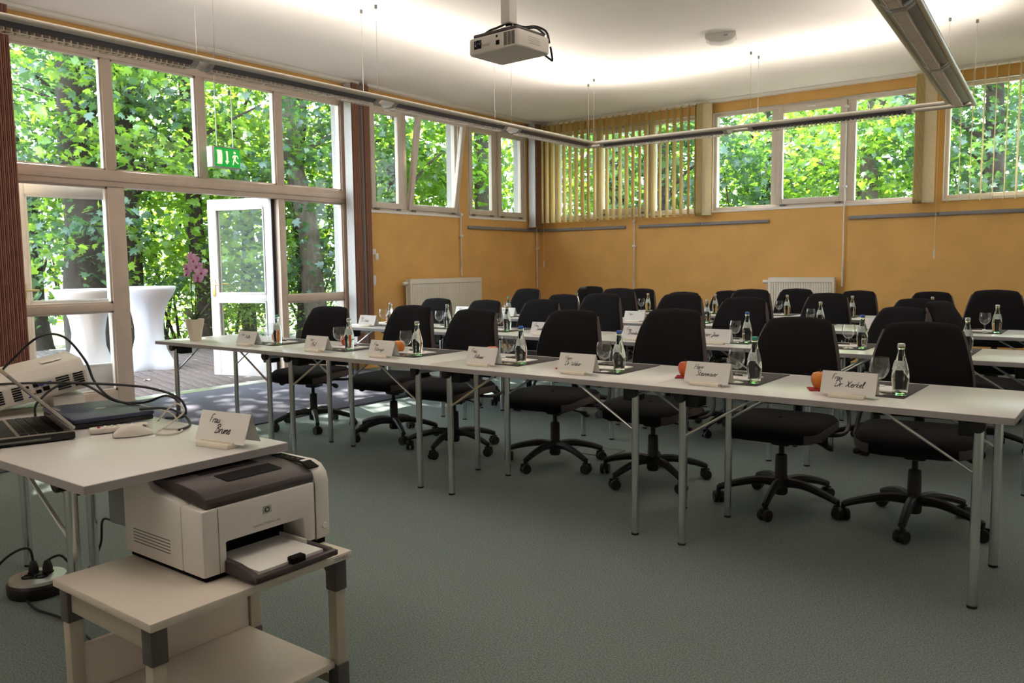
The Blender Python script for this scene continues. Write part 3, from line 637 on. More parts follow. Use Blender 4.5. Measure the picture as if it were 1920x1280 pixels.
# ------------------------------------------------------------------ office chairs
def chair_proto():
    o=thing('office_chair','','chair')              # faces -Y
    for k in range(5):
        a=2*PI*k/5+.3; c,s_=math.cos(a),math.sin(a)
        P=bez([(c*.03,s_*.03,.125),(c*.12,s_*.12,.13),(c*.24,s_*.24,.105),(c*.315,s_*.315,.08)],4)
        MB().tube(P,[.026-.0008*j for j in range(len(P))],8).build('base_arm','black_plastic',o)
        cs=MB(); M_=Matrix.Translation((c*.315,s_*.315,.03)) @ Matrix.Rotation(a+.9*k,4,'Z')
        for q in (-1,1): cs.lathe([(.012,-.010),(.029,-.010),(.031,0),(.029,.010),(.012,.010)],14,(0,0,0),'y',M_ @ Matrix.Translation((0,q*.016,0)))
        cs.tube([(c*.315,s_*.315,.03),(c*.315,s_*.315,.09)],.011,8); cs.box((-.03,-.006,0),(.02,.006,.035),M_)
        cs.build('caster','black_plastic',o)
    MB().lathe([(.03,.06),(.036,.07),(.036,.14),(.032,.15),(.030,.26),(.028,.27),(.014,.275),(.014,.36),(.0,.36)],16).build('gas_column','black_plastic',o)
    me=MB(); me.box((-.10,-.10,.35),(.10,.17,.40)); me.box((-.05,-.04,.32),(.05,.08,.36)); me.build('mechanism','black_plastic',o,bevel=.015)
    for s_ in (-1,1):
        lv=MB(); lv.tube(bez([(s_*.09,-.03,.37),(s_*.20,-.05,.36),(s_*.27,-.06,.345)],4),[.006]*5+[.012,.018,.018,.010],8); lv.build('lever','black_plastic',o)
    # seat
    st=MB(); rows=[]
    def ring(z,sx,sy,off=0):
        row=[]
        for k in range(32):
            a=2*PI*k/32; cx,sy_=math.cos(a),math.sin(a); e=.42
            x=math.copysign(abs(cx)**e,cx)*sx; y=math.copysign(abs(sy_)**e,sy_)*sy
            row.append(Vector((x,y+off,z-.035*max(0,-y/.24-.55)*1.5)))
        return row
    for z,sx,sy in ((.400,.20,.19),(.405,.245,.235),(.43,.257,.245),(.455,.255,.243),(.472,.238,.228),(.478,.20,.19),(.474,.10,.09),(.473,.01,.01)): rows.append(ring(z,sx,sy,-.03))
    st.grid(rows,True); st.build('seat','fabric',o,sharp=80)
    for s_ in (-1,1):                                # grey-brown side trim of the seat
        sd_=MB(); rws=[]
        for z,k_ in ((.412,1.004),(.424,1.012),(.440,1.014),(.456,1.010)):
            row=[]
            for j in range(15):
                a=R(-64+92*j/14); cx,sy_=math.cos(a),math.sin(a); e=.42
                y=math.copysign(abs(sy_)**e,sy_)*.245*k_; row.append(Vector((s_*abs(cx)**e*.257*k_,y-.03,z-.035*max(0,-y/.24-.55)*1.5)))
            rws.append(row)
        sd_.grid(rws); sd_.build('seat_trim','fabric_side',o,sharp=80)
    # backrest
    bk=MB(); rows=[]; n=28
    def bw(t_):
        q=min(1,max(0,(t_-.30)/.68)); return .236-.066*q*q*(1.6-.6*q)
    def bring(t_,th,k_=1):
        z=.50+.475*t_; y0=.20+.065*t_-.035*math.sin(PI*t_); hw=bw(t_)*k_
        row=[]
        for k in range(n):
            a=2*PI*k/n; e=.35; cx,sy_=math.cos(a),math.sin(a)
            x=math.copysign(abs(cx)**e,cx)*hw; y=math.copysign(abs(sy_)**.7,sy_)*th
            row.append(Vector((x,y+y0+.55*x*x*-1*.5+.02,z-.10*max(0,t_-.8)*5*(x/.16)**2*.16)))
        return row
    for t_,th,k_ in ((-.005,.004,.75),(0,.018,.88),(.04,.030,.96),(.15,.034,1),(.3,.034,1),(.45,.033,1),(.6,.031,1),(.75,.029,1),(.86,.027,1),(.94,.025,.985),(.985,.018,.95),(1.0,.006,.85)): rows.append(bring(t_,th,k_))
    bk.grid(rows,True); bk.add([p for p in rows[-1]],[tuple(range(n))]); bk.add([p for p in rows[0]],[tuple(range(n))])
    bk.build('backrest','fabric',o,sharp=70)
    for s_ in (-1,1):
        tr=MB(); rws=[]
        for j in range(15):
            t_=.03+.91*j/14; z=.50+.475*t_; hw=bw(t_); y0=.20+.065*t_-.035*math.sin(PI*t_)+.02-.275*hw*hw
            ends=.25+.75*min(1,min(j,14-j)/3)
            z-=.10*max(0,t_-.8)*5*(hw/.16)**2*.16
            rws.append([Vector((s_*(hw+.007*math.sin(PI*q/4)-.004*(q in (0,4))),y0+(-.020+.046*q/4)*ends,z)) for q in range(5)])
        tr.grid(rws); tr.build('backrest_trim','fabric_side',o,sharp=80)
    ps=MB(); ps.tube(bez([(0,.10,.37),(0,.24,.36),(0,.285,.44),(0,.275,.60)],4),[.028,.028,.027,.026,.026,.025,.025,.024,.024,.024,.024,.022,.02],10); ps.build('back_post','black_plastic',o)
    for s_ in (-1,1):
        j_=MB(); j_.tube(bez([(s_*.15,.04,.385),(s_*.27,.10,.385),(s_*.285,.20,.42),(s_*.262,.245,.52),(s_*.20,.262,.60)],5),.011,8); j_.build('support_bar','black_plastic',o)
    return o
CH0=chair_proto(); cfirst=[True]
# (x,y,rotation deg, extra back height, label)
CH=[]
r1=[(-5.17,4.20,16,-.02),(-4.37,4.30,8,0),(-3.70,4.22,4,-.01),(-2.90,4.28,6,0),(-2.20,4.27,0,.025),(-1.42,4.20,2,.0),(-.79,4.24,8,-.01)]
r2=[(-5.68,6.0,4,-.03),(-5.01,5.96,3,-.035),(-4.34,5.98,6,-.02),(-3.72,5.98,0,.045),(-3.02,6.12,2,.045),(-2.40,5.86,-4,.035),(-1.36,5.92,-22,-.02),(-.80,6.22,72,.02)]
r3=[(-5.78,7.70,0,.02),(-5.13,7.55,8,-.035),(-4.38,7.52,10,.04),(-3.78,7.75,0,.0),(-2.97,7.60,4,.04),(-2.27,7.62,-2,.01),(-1.55,7.60,-12,-.03),(-.88,7.62,4,.05)]
r4=[(-5.75,9.15,8,.01),(-5.02,9.15,0,-.015),(-3.85,9.15,0,-.03),(-3.03,9.15,4,.0),(-2.40,9.15,-6,-.015),(-1.63,9.15,4,-.02)]
for row,lst in enumerate((r1,r2,r3,r4)):
    for k,(x,y,a,dz) in enumerate(lst):
        lab='black swivel office chair in the %s row, %s from the garden doors'%(ROWN[row],ORD[k])
        if row==1 and k==7: lab='black swivel office chair turned sideways in the second row'
        if cfirst[0]: cfirst[0]=False; c_=CH0; c_.location=(x,y,0); c_.rotation_euler=(0,0,R(a)); tag(c_,lab,'chair','black swivel office chairs')
        else: c_=dup(CH0,(x,y,0),R(a),lab,'black swivel office chairs')
        for ch in c_.children:
            n_=ch.name.split('.')[0]
            if n_ in ('backrest','backrest_trim'): ch.location.z=dz
            elif n_ in ('base_arm','caster'): ch.rotation_euler.z=0
        if row==0 or True:
            sp=random.uniform(0,1.2)
            for ch in c_.children:
                if ch.name.split('.')[0] in ('base_arm','caster'): ch.rotation_euler.z=sp

# ------------------------------------------------------------------ handwriting: small stroke alphabet (x advance, strokes)
GL={
'H':(.72,[[(.1,0),(.14,1)],[(.55,0),(.62,1)],[(.05,.48),(.66,.55)]]),'F':(.55,[[(.12,0),(.18,1),(.6,1.02)],[(.05,.52),(.45,.56)]]),
'D':(.8,[[(.15,.0),(.2,.95)],[(.0,.85),(.35,1),(.75,.7),(.65,.2),(.3,-.02),(.02,.05)]]),'W':(.95,[[(.05,.9),(.12,.2),(.25,.02),(.42,.25),(.5,.7)],[(.47,.4),(.55,.05),(.75,.15),(.9,1)]]),
'S':(.6,[[(.6,.92),(.4,1.02),(.15,.8),(.35,.5),(.5,.25),(.3,0),(.0,.1)]]),'M':(.9,[[(.05,0),(.2,.95),(.4,.3),(.65,.98),(.8,0)]]),'P':(.62,[[(.1,-.1),(.2,.95),(.5,1),(.62,.75),(.4,.5),(.18,.48)]]),
'R':(.7,[[(.12,0),(.2,.95)],[(.02,.8),(.3,1.02),(.6,.82),(.45,.55),(.2,.5),(.45,.2),(.72,0)]]),'K':(.7,[[(.12,0),(.2,1)],[(.68,1),(.2,.45),(.45,.25),(.7,0)]]),'B':(.7,[[(.15,0),(.2,1)],[(.0,.8),(.35,1.02),(.58,.8),(.25,.55),(.62,.4),(.5,.08),(.15,0),(.0,.1)]]),
'J':(.55,[[(.1,.85),(.5,1),(.35,.1),(.15,-.3),(-.05,-.15),(.2,.1),(.55,.3)]]),'L':(.55,[[(.4,1),(.2,.9),(.15,.1),(.0,.02),(.3,.0),(.55,.08)]]),'X':(.7,[[(.05,.9),(.2,.8),(.45,.1),(.65,.05)],[(.68,.95),(.35,.5),(.0,0)]]),
'e':(.42,[[(.02,.22),(.3,.32),(.28,.5),(.12,.45),(.06,.15),(.2,0),(.42,.12)]]),'r':(.38,[[(.05,0),(.08,.45),(.1,.35),(.3,.5),(.36,.4)]]),'a':(.46,[[(.34,.42),(.15,.48),(.04,.2),(.15,.0),(.32,.2),(.36,.45),(.34,.08),(.46,.08)]]),
'u':(.48,[[(.05,.45),(.05,.1),(.2,.0),(.35,.25),(.38,.46),(.38,.06),(.48,.05)]]),'n':(.48,[[(.05,0),(.07,.45),(.1,.25),(.25,.48),(.34,.35),(.36,.02),(.48,.05)]]),'m':(.72,[[(.04,0),(.06,.45),(.1,.25),(.22,.47),(.28,.05),(.34,.28),(.46,.47),(.54,.05),(.7,.05)]]),
'i':(.24,[[(.06,.45),(.08,.05),(.24,.06)],[(.09,.68),(.11,.7)]]),'l':(.3,[[(.04,.1),(.22,.85),(.14,1),(.06,.7),(.1,.05),(.3,.08)]]),'t':(.34,[[(.12,.85),(.08,.1),(.2,0),(.32,.1)],[(-.02,.55),(.3,.6)]]),'s':(.36,[[(.0,.05),(.22,.48),(.28,.2),(.15,0),(.02,.06)],[(.2,.03),(.36,.08)]]),
'o':(.42,[[(.2,.46),(.04,.25),(.15,.0),(.32,.2),(.22,.46),(.42,.42)]]),'k':(.46,[[(.06,0),(.14,1)],[(.38,.5),(.1,.25),(.42,0)]]),'b':(.44,[[(.06,1),(.05,.05),(.22,.0),(.34,.25),(.2,.42),(.06,.25)]]),'d':(.46,[[(.32,.42),(.12,.45),(.05,.15),(.18,0),(.32,.2),(.4,1),(.36,.05),(.46,.06)]]),
'y':(.46,[[(.05,.45),(.08,.12),(.25,.05),(.36,.45)],[(.37,.45),(.28,-.3),(.1,-.35),(.2,-.05),(.46,.1)]]),'f':(.36,[[(.34,.95),(.2,1),(.1,-.35)],[(0,.48),(.32,.5)]]),'w':(.6,[[(.04,.45),(.1,.02),(.26,.3),(.34,.02),(.52,.48),(.6,.42)]]),'h':(.46,[[(.06,0),(.14,1)],[(.08,.2),(.25,.46),(.34,.3),(.36,0),(.46,.05)]]),
'p':(.44,[[(.06,.45),(.02,-.4)],[(.05,.3),(.22,.48),(.36,.25),(.2,0),(.05,.1)]]),'c':(.36,[[(.32,.42),(.15,.48),(.04,.2),(.18,0),(.36,.1)]]),'.':(.22,[[(.06,.0),(.09,.03)]]),' ':(.35,[])}
GL['ü']=(.48,GL['u'][1]+[[(.12,.65),(.14,.68)],[(.3,.66),(.32,.69)]])
def script(mb,text,x,y,h,M,wd=.09,shear=.28):        # flat ribbon strokes in the plane of M (local x,y)
    for ch in text:
        adv,st=GL[ch]
        for pl in st:
            P=[Vector((x+(px_+shear*py)*h*1.0,y+py*h,0)) for px_,py in pl]
            P=bez(P,3) if len(P)>2 else P
            n=len(P); vs=[]
            for i in range(n):
                t_=(P[min(i+1,n-1)]-P[max(i-1,0)]); t_=t_.normalized() if t_.length>1e-9 else Vector((1,0,0))
                nn=Vector((-t_.y,t_.x,0))*h*wd*.5*(1 if 0<i<n-1 else .6)
                vs+=[M @ (P[i]+nn),M @ (P[i]-nn)]
            mb.add(vs,[(2*i,2*i+1,2*i+3,2*i+2) for i in range(n-1)])
        x+=adv*h*1.0
    return x
# ------------------------------------------------------------------ place settings
def bottle_proto(cap):
    o=thing('water_bottle','','bottle')
    MB().lathe([(0,.002),(.024,.002),(.028,.006),(.0275,.012)],24).build('bottle_base','bottle_base',o)
    MB().lathe([(.0,.012),(.0275,.012),(.0285,.03),(.0325,.055),(.0335,.075),(.031,.10),(.025,.128),(.018,.152),(.0135,.168),(.0125,.186),(.0145,.189),(.0145,.194),(.012,.197),(0,.197)],24).build('bottle_body','bottle',o)
    MB().lathe([(.0138,.195),(.0142,.197),(.0138,.206),(.011,.2085),(0,.2085)],20).build('cap',cap,o)
    lb=MB(); rows=[[Vector((r_*math.cos(a),r_*math.sin(a),z)) for a in [R(-150+120*j/10) for j in range(11)]] for r_,z in ((.0315,.104),(.0268,.125),(.0225,.141))]
    lb.grid(rows); lb.build('label','label_paper',o)
    return o
def glass_proto():
    o=thing('wine_glass','','glass')
    MB().lathe([(.006,.062),(.020,.068),(.032,.082),(.0385,.102),(.039,.118),(.0365,.138),(.0345,.150),(.0338,.150),(.0355,.138),(.038,.118),(.0375,.102),(.031,.084),(.019,.071),(0,.066)],28).build('bowl','glass',o)
    MB().lathe([(.0075,.006),(.0048,.02),(.0042,.04),(.0055,.058),(.009,.065)],14).build('stem','glass',o)
    MB().lathe([(0,.001),(.032,.001),(.033,.003),(.012,.007),(0,.009)],28).build('foot','glass',o)
    return o
BOT={c:bottle_proto(c) for c in ('cap_metal','cap_blue','cap_green')}; GLS=glass_proto()
used=set()
def put(proto,loc,rz,label,group,cat=None):
    if proto.name not in used:
        used.add(proto.name); proto.location=loc; proto.rotation_euler=(0,0,rz); tag(proto,label,cat,group); return proto
    return dup(proto,loc,rz,label,group)
def mesh_proto(mb,name,mat,**k): return mb.build(name,mat,**k)
hm=MB(); hm.prism([(-.030,0),(.012,0),(.012,.006),(.006,.014),(-.004,.018),(-.010,.018),(-.010,.012),(-.017,.012),(-.020,.016),(-.027,.014),(-.030,.008)],-.068,.068,'x')
HOLD=hm.build('card_holder','holder',bevel=.0012)
def holder_at(x,y,z,rz,lab):
    if 'h' not in used: used.add('h'); o=HOLD
    else: o=HOLD.copy(); COL.objects.link(o)
    o.location=(x,y,z); o.rotation_euler=(0,0,rz); return tag(o,lab,'card holder','plastic name card holders')
CW,CHh=.21,.088
TA=R(21)
tent=MB(); d=math.tan(TA)*CHh
for s_ in (-1,1):
    tent.add([(-CW/2,s_*d,0),(CW/2,s_*d,0),(CW/2,0,CHh),(-CW/2,0,CHh)],[(0,1,2,3)])
    tent.add([(-CW/2,s_*(d-.0008),0),(CW/2,s_*(d-.0008),0),(CW/2,0,CHh-.002),(-CW/2,0,CHh-.002)],[(3,2,1,0)])
TENT=tent.build('place_card','paper',smooth=False,weld=False)
def card_at(x,y,z,rz,lines,lab):
    if 't' not in used: used.add('t'); o=TENT
    else: o=TENT.copy(); COL.objects.link(o)
    o.location=(x,y,z); o.rotation_euler=(0,0,rz); tag(o,lab,'name card','folded paper name cards')
    M_=Matrix.Translation((0,-d-.0006,0)) @ Matrix.Rotation(PI/2-TA,4,'X')
    L=CHh/math.cos(TA); b_=MB()
    for (tx,fx,fy,hh) in lines: script(b_,tx,-CW/2+fx*CW,fy*L-.004,hh*1.22,M_,.115)
    if b_.v: b_.build('handwriting','ink',o,smooth=False,weld=False)
    return o
ap=MB(); ap.lathe([(r_*1.14,z*1.14) for r_,z in [(0,.004),(.008,.002),(.020,.003),(.030,.016),(.0355,.034),(.035,.048),(.028,.060),(.016,.064),(.007,.059),(0,.055)]],22)
APPLE={k:ap.build('apple',k) for k in ('apple_red','apple_orange')}
for k,a in APPLE.items(): MB().tube(bez([(0,0,.062),(.002,0,.075),(.006,.002,.086)],3),.0014,6).build('stem','stem_brown',a)
nb=MB(); nb.box((-.05,-.05,0),(.05,.05,.002)); nb.box((-.0495,-.0495,.0025),(.0495,.0495,.004)); NAP=nb.build('napkin','napkin',bevel=.0006)
mbp=MB(); mbp.box((-.165,-.22,0),(.165,.22,.0025)); PLM=mbp.build('placemat','mat_dark',bevel=.001)
npb=MB(); npb.box((-.105,-.075,0),(.105,.075,.006)); NPAD=npb.build('notepad','paper',bevel=.0006)
PEN=thing('ballpoint_pen','','pen'); MB().tube([(-.07,0,.005),(-.062,0,.005),(.05,0,.005)],[.002,.0045,.0045],10).build('barrel','black_plastic',PEN); MB().tube([(.05,0,.005),(.07,0,.005)],.004,10).build('push_button','chrome',PEN); MB().box((.01,-.001,.009),(.05,.001,.0105)).build('clip','chrome',PEN)
def mcopy(proto,key,loc,rz,lab,cat,grp):
    if key not in used: used.add(key); o=proto; o.location=loc; o.rotation_euler=(0,0,rz); return tag(o,lab,cat,grp)
    o=dup(proto,loc,rz,lab,grp); o['category']=cat; return o
Z0=TZ+.0005
SEATS=[ # row, bottle x, dy, cap, card lines, apple colour, (dx apple,dy apple), parts left out
 (0,-4.76,'cap_green',[('Herr',.18,.66,.017),('Müller',.42,.50,.018)],'apple_orange',(-.20,.14),''),
 (0,-4.01,'cap_metal',[('Herr',.20,.66,.016),('Pfeil',.30,.32,.020)],'apple_red',(-.26,.20),''),
 (0,-3.40,'cap_metal',[('Frau',.16,.66,.018),('Rittmeyer',.22,.34,.018)],'apple_orange',(-.26,.10),''),
 (0,-2.62,'cap_blue',[('Frau',.12,.68,.018),('Kolasso',.26,.36,.018)],'apple_red',(-.30,.12),''),
 (0,-2.01,'cap_blue',[('Herr',.16,.66,.018),('Dr. Weber',.18,.38,.018)],'apple_red',(-.325,.02),''),
 (0,-1.32,'cap_green',[('Herr',.18,.68,.020),('Steinmaier',.26,.38,.019)],'apple_red',(-.345,.04),''),
 (0,-.72,'cap_metal',[('Frau',.18,.68,.018),('Dr. Xerkel',.24,.38,.021)],'apple_orange',(-.31,.0),''),
 (1,-5.40,'cap_metal',[('Herr',.10,.66,.018),('Dr. Lieben',.14,.38,.019)],'apple_red',(-.13,.12),''),
 (1,-4.71,'cap_metal',[],'apple_red',(-.3,.1),'cahr'),
 (1,-4.06,'cap_metal',[],'apple_red',(-.3,.1),'cahr'),
 (1,-3.45,'cap_green',[('Frau',.12,.66,.018),('Sandmann',.26,.36,.020)],'apple_orange',(-.26,.12),'gb'),
 (1,-2.64,'cap_metal',[('Frau',.14,.66,.018),('Brandow',.22,.36,.020)],'apple_red',(-.24,.12),'gb'),
 (1,-2.04,'cap_blue',[('Herr Jaso',.08,.50,.022)],'apple_orange',(-.28,.12),''),
 (1,-1.31,'cap_blue',[],'apple_red',(-.3,.1),'cahr'),
 (1,-.74,'cap_metal',[],'apple_red',(-.3,.1),'cahgr'),
 (2,-5.66,'cap_metal',[('Herr',.2,.62,.02)],'apple_red',(-.3,.1),'agbnr'),
 (2,-5.30,'cap_green',[],'apple_red',(-.3,.1),'cahr'),
 (2,-5.06,'cap_metal',[('Herr',.2,.66,.018),('Kirsch',.34,.36,.02)],'apple_red',(-.3,.1),'agbr'),
 (2,-3.55,'cap_metal',[('Herr',.2,.62,.02)],'apple_red',(-.26,.1),'gbr'),
 (2,-3.05,'cap_metal',[],'apple_red',(-.3,.1),'cahr'),
 (2,-2.05,'cap_metal',[],'apple_red',(-.3,.1),'cahr'),
 (2,-1.40,'cap_metal',[('Herr',.35,.62,.022)],'apple_orange',(-.29,.02),'gb'),
 (2,-.78,'cap_metal',[],'apple_red',(-.30,.06),'ch'),
 (3,-5.30,'cap_green',[],'apple_red',(-.3,.1),'cahgr'),
 (3,-4.35,'cap_metal',[],'apple_orange',(-.28,.1),'chr'),
 (3,-3.55,'cap_metal',[],'apple_red',(-.3,.1),'cahgr'),
 (3,-2.78,'cap_metal',[],'apple_red',(-.3,.1),'cahr'),
 (3,-2.15,'cap_metal',[],'apple_red',(-.3,.1),'cahgr'),
 (3,-1.45,'cap_metal',[],'apple_red',(-.3,.1),'cahgr'),
]
cnt={}
for (row,bx,cap,lines,ac,(ax,ay),skip) in SEATS:
    k=cnt.get(row,0); cnt[row]=k+1
    where='in the %s row, %s setting from the garden doors'%(ROWN[row],ORD[k])
    rz=RROT if row==0 else 0
    def P(dx,dy,z=Z0): x,y=rowpt(bx+dx,.285+dy,row); return (x,y,z)
    j=random.uniform
    mcopy(PLM,'mat',P(.035-.165,-.07+.22+.005),rz+j(-.015,.015),'dark placemat '+where,'placemat','dark placemats on the tables')
    if 'n' not in skip:
        pr=j(-.06,.06)
        mcopy(NPAD,'pad',P(-.14,.13,Z0+.003),rz+pr,'white notepad '+where,'notepad','white notepads on the placemats')
        mcopy(PEN,'pen',P(-.16,.155,Z0+.0095),rz+pr+j(-.1,.1),'black pen on a notepad '+where,'pen','black pens on the notepads')
    if 'b' not in skip:
        c2=cap; put(BOT[c2],P(0,0,Z0+.003),j(-.6,.6),'%s-capped glass water bottle %s'%({'cap_metal':'silver','cap_blue':'blue','cap_green':'green'}[cap],where),'water bottles on the tables','bottle')
    if 'g' not in skip: put(GLS,P(-.075,-.02,Z0+.003),0,'clear stemmed glass '+where,'stemmed glasses on the tables','glass')
    if 'h' not in skip: holder_at(*P(-.16,-.155)[:2],Z0,rz,'ivory plastic card holder '+where)
    if 'c' not in skip: card_at(*P(-.16,-.128)[:2],Z0+.012,rz+j(-.02,.02),lines,'folded white name card '+where)
    if 'r' not in skip and 'a' not in skip:
        p=P(ax,ay); mcopy(NAP,'nap',p,rz+R(20)+j(-.1,.1),'folded red napkin '+where,'napkin','red napkins under the apples')
    if 'a' not in skip:
        p=P(ax,ay,Z0+.002); mcopy(APPLE[ac],ac,p,j(0,6),'%s apple %s'%('red' if ac=='apple_red' else 'orange-red',where),'apple','apples on the tables')
# ------------------------------------------------------------------ orchid on the front row
oc=thing('potted_orchid','pink orchid in a cream pot at the window end of front table','plant',(-5.60,3.46,Z0),0)
MB().lathe([(0,0),(.040,0),(.042,.01),(.050,.06),(.062,.115),(.069,.16),(.067,.164),(.060,.16),(.056,.15),(0,.148)],28).build('pot','pot',oc)
pm_=MB(); 
script(pm_,'of',-.045,.10,.022,Matrix.Translation((-.002,-.058,.0)) @ Matrix.Rotation(PI/2-.12,4,'X')); pm_.build('pot_print','print_grey',oc,smooth=False)
def curved_leaf(L,wd,az,el,droop,mat,name,par,base):
    b_=MB(); rows=[]
    for i in range(9):
        t_=i/8; r_=L*t_; z=r_*math.sin(el)-droop*t_*t_; x=r_*math.cos(el); hw=wd*math.sin(PI*min(1,.12+.88*t_))**.7*(1 if t_<.98 else .2)
        rows.append([Vector((x*math.cos(az)-q*hw*math.sin(az),x*math.sin(az)+q*hw*math.cos(az),z+abs(q)*hw*.35))+Vector(base) for q in (-1,-.5,0,.5,1)])
    b_.grid(rows); b2=[[p-Vector((0,0,.0015)) for p in r_] for r_ in rows]; b_.grid(b2); return b_.build(name,mat,par,sharp=80)
for L,wd,az,el,dr in ((.19,.035,R(35),R(48),.0),(.15,.033,R(20),R(30),.02),(.15,.04,R(215),R(60),.03),(.14,.035,R(200),R(40),.02),(.10,.03,R(120),R(50),.02)): curved_leaf(L,wd,az,el,dr,'orchid_leaf','leaf',oc,(0,0,.15))
S1=bez([(-.01,0,.15),(-.03,0,.30),(-.02,.0,.44),(.0,.0,.55),(.05,.02,.62)],6); S2=bez([(.02,0,.15),(.025,0,.32),(.045,0,.46),(.075,0,.56),(.13,.02,.56)],6)
for S in (S1,S2): MB().tube(S,.0032,7).build('flower_stem','orchid_stem',oc)
def flower(c,sz,yaw,pit,i):
    M_=Matrix.Translation(c) @ Matrix.Rotation(yaw,4,'Z') @ Matrix.Rotation(pit,4,'X')   # flower faces -Y
    b_=MB()
    for k,(a,l_,w_) in enumerate(((90,1,.62),(210,1,.55),(330,1,.55),(20,1.08,.95),(160,1.08,.95))):
        a=R(a); rows=[]
        for q in range(6):
            t_=q/5; hw=w_*sz*.5*math.sin(PI*min(.97,.1+.87*t_))**.6
            rows.append([M_ @ Vector((t_*l_*sz*math.cos(a)-s_*hw*math.sin(a),(-.10*sz*math.sin(t_*PI)+ (.004 if k>2 else 0)-.06*sz*(1-abs(s_))),t_*l_*sz*math.sin(a)+s_*hw*math.cos(a))) for s_ in (-1,-.5,0,.5,1)])
        b_.grid(rows)
    f=b_.build('flower','petal',oc,sharp=80)
    lp=MB(); lp.lathe([(0,-.35*sz),(.16*sz,-.22*sz),(.2*sz,-.1*sz),(.1*sz,0)],10,(0,0,0),'y',M_ @ Matrix.Translation((0,0,-.12*sz))); lp.build('lip','petal_lip',f)
for i,(dx,dz,yw) in enumerate(((.005,.625,.3),(.06,.60,.5),(-.015,.545,.2),(-.055,.50,.0),(.045,.535,.5),(.11,.555,.7),(.085,.46,.5),(.15,.51,.9),(.125,.475,.6),(.02,.57,.2))): flower((dx,-.01-.012*(i%3),dz),.042+.004*(i%2),yw,R(-8+8*(i%3)),i)

# ------------------------------------------------------------------ presenter desk
DX0,DX1,DY0,DY1=-3.46,-2.06,.95,1.57
dkk=folding_table(1.38,.62,.29); tag(dkk,'white presenter desk with laptops in the left foreground','table'); dkk.location=(DX1-.69,(DY0+DY1)/2,0)
dk2=dup(dkk,(DX1-2.08,(DY0+DY1)/2,0),0,'second white desk continuing past the left picture edge')
MB().box((-.36,.262,.30),(.36,.275,.70)).build('modesty_panel','panel_grey',dkk,bevel=.002)
DZ=TZ+.0005
holder_at(-2.19,1.415,DZ,R(8),'ivory plastic card holder on the presenter desk corner')
card_at(-2.19,1.445,DZ+.012,R(8),[('Frau',.20,.66,.020),('Brune',.36,.34,.022)],'folded white name card on the presenter desk corner')
# closed laptop
cl=thing('closed_laptop','closed dark blue laptop lying on the presenter desk','laptop',(-2.975,1.435,DZ),R(-9))
MB().box((-.185,-.13,.004),(.185,.13,.020)).build('laptop_base','keys',cl,bevel=.004); MB().box((-.188,-.133,.0205),(.188,.133,.036)).build('lid','laptop',cl,bevel=.006)
MB().lathe([(0,0),(.018,0),(.018,.0008),(.014,.0009),(.014,.0002),(0,.0002)],20,(.0,.01,.036)).build('lid_badge','silver',cl)
MB().box((-.14,-.115,.0362),(-.05,-.105,.0368)).build('lid_lettering','silver',cl)
# open laptop, lid laid far back
ol=thing('open_laptop','half-closed black laptop at the left picture edge, keyboard visible','laptop',(-2.877,1.134,DZ),R(-15))
MB().box((-.19,-.13,.003),(.19,.13,.026)).build('laptop_base','black_plastic',ol,bevel=.005); MB().box((-.187,-.127,.0255),(.187,.127,.0285)).build('deck_plate','silver',ol,bevel=.001)
kb=MB()
for r_ in range(5):
    for c_ in range(14): kb.box((-.165+c_*.0205,-.02+r_*.0245,.0285),(-.165+c_*.0205+.018,-.02+r_*.0245+.021,.032))
    for c_ in range(3): kb.box((.125+c_*.0165,-.02+r_*.0245,.0285),(.125+c_*.0165+.0145,-.02+r_*.0245+.021,.032))
kk=kb.build('keyboard','keys',ol,smooth=False)
MB().box((-.17,-.115,.0283),(.172,-.03,.0292)).build('palm_rest','keys',ol)
ld_=MB(); M_=Matrix.Translation((0,.125,.032)) @ Matrix.Rotation(R(133),4,'X'); ld_.box((-.19,0,-.010),(.19,.255,0),M_); ld_.build('lid','silver',ol,bevel=.003)
sc_=MB(); sc_.box((-.175,.02,.0001),(.175,.24,.0008),M_); sc_.build('screen','keys',ol,smooth=False)
ds=MB(); ds.box((.1895,-.09,.010),(.1912,.06,.016)); ds.build('drive_slot','duct',ol)
us=MB(); us.box((.19,-.105,.008),(.235,-.085,.018)); us.tube(bez([(.235,-.095,.012),(.26,-.10,.008),(.27,-.13,-.02),(.265,-.15,-.06),(.268,-.15,-.09)],4),.003,6); us.build('usb_receiver','cable',ol)
# mouse, remote
ms=thing('computer_mouse','cream computer mouse on the presenter desk','mouse',(-2.56,1.345,DZ),R(72))
rows=[]
for i in range(12):
    t_=i/11; x=-.06+.12*t_; hw=.030*math.sin(PI*min(.985,max(.03,t_)))**.45; hz=.036*math.sin(PI*min(.98,.06+.9*t_**.85))**.8
    rows.append([Vector((x,-hw*math.cos(PI*k/8),.003+hz*math.sin(PI*k/8)**.75)) for k in range(9)])
mm=MB(); mm.grid(rows); mm.add([r_[0] for r_ in rows]+[r_[-1] for r_ in rows],[(i,i+1,12+i+1,12+i) for i in range(11)]); mm.build('shell','proj',ms,sharp=70)
MB().tube([(.03,0,.031),(.04,0,.028)],.004,8).build('scroll_wheel','duct',ms)
rm=thing('remote_control','white remote control next to the mouse','remote',(-2.67,1.355,DZ),R(68))
MB().box((-.09,-.022,.001),(.09,.022,.020)).build('body','proj',rm,bevel=.007)
for i in range(6):
    for j_ in range(3): MB().lathe([(.0045,0),(.004,.002),(0,.0022)],8,(-.06+i*.02,-.012+j_*.012,.020)).build('button','white_plastic' if i else 'napkin',rm)
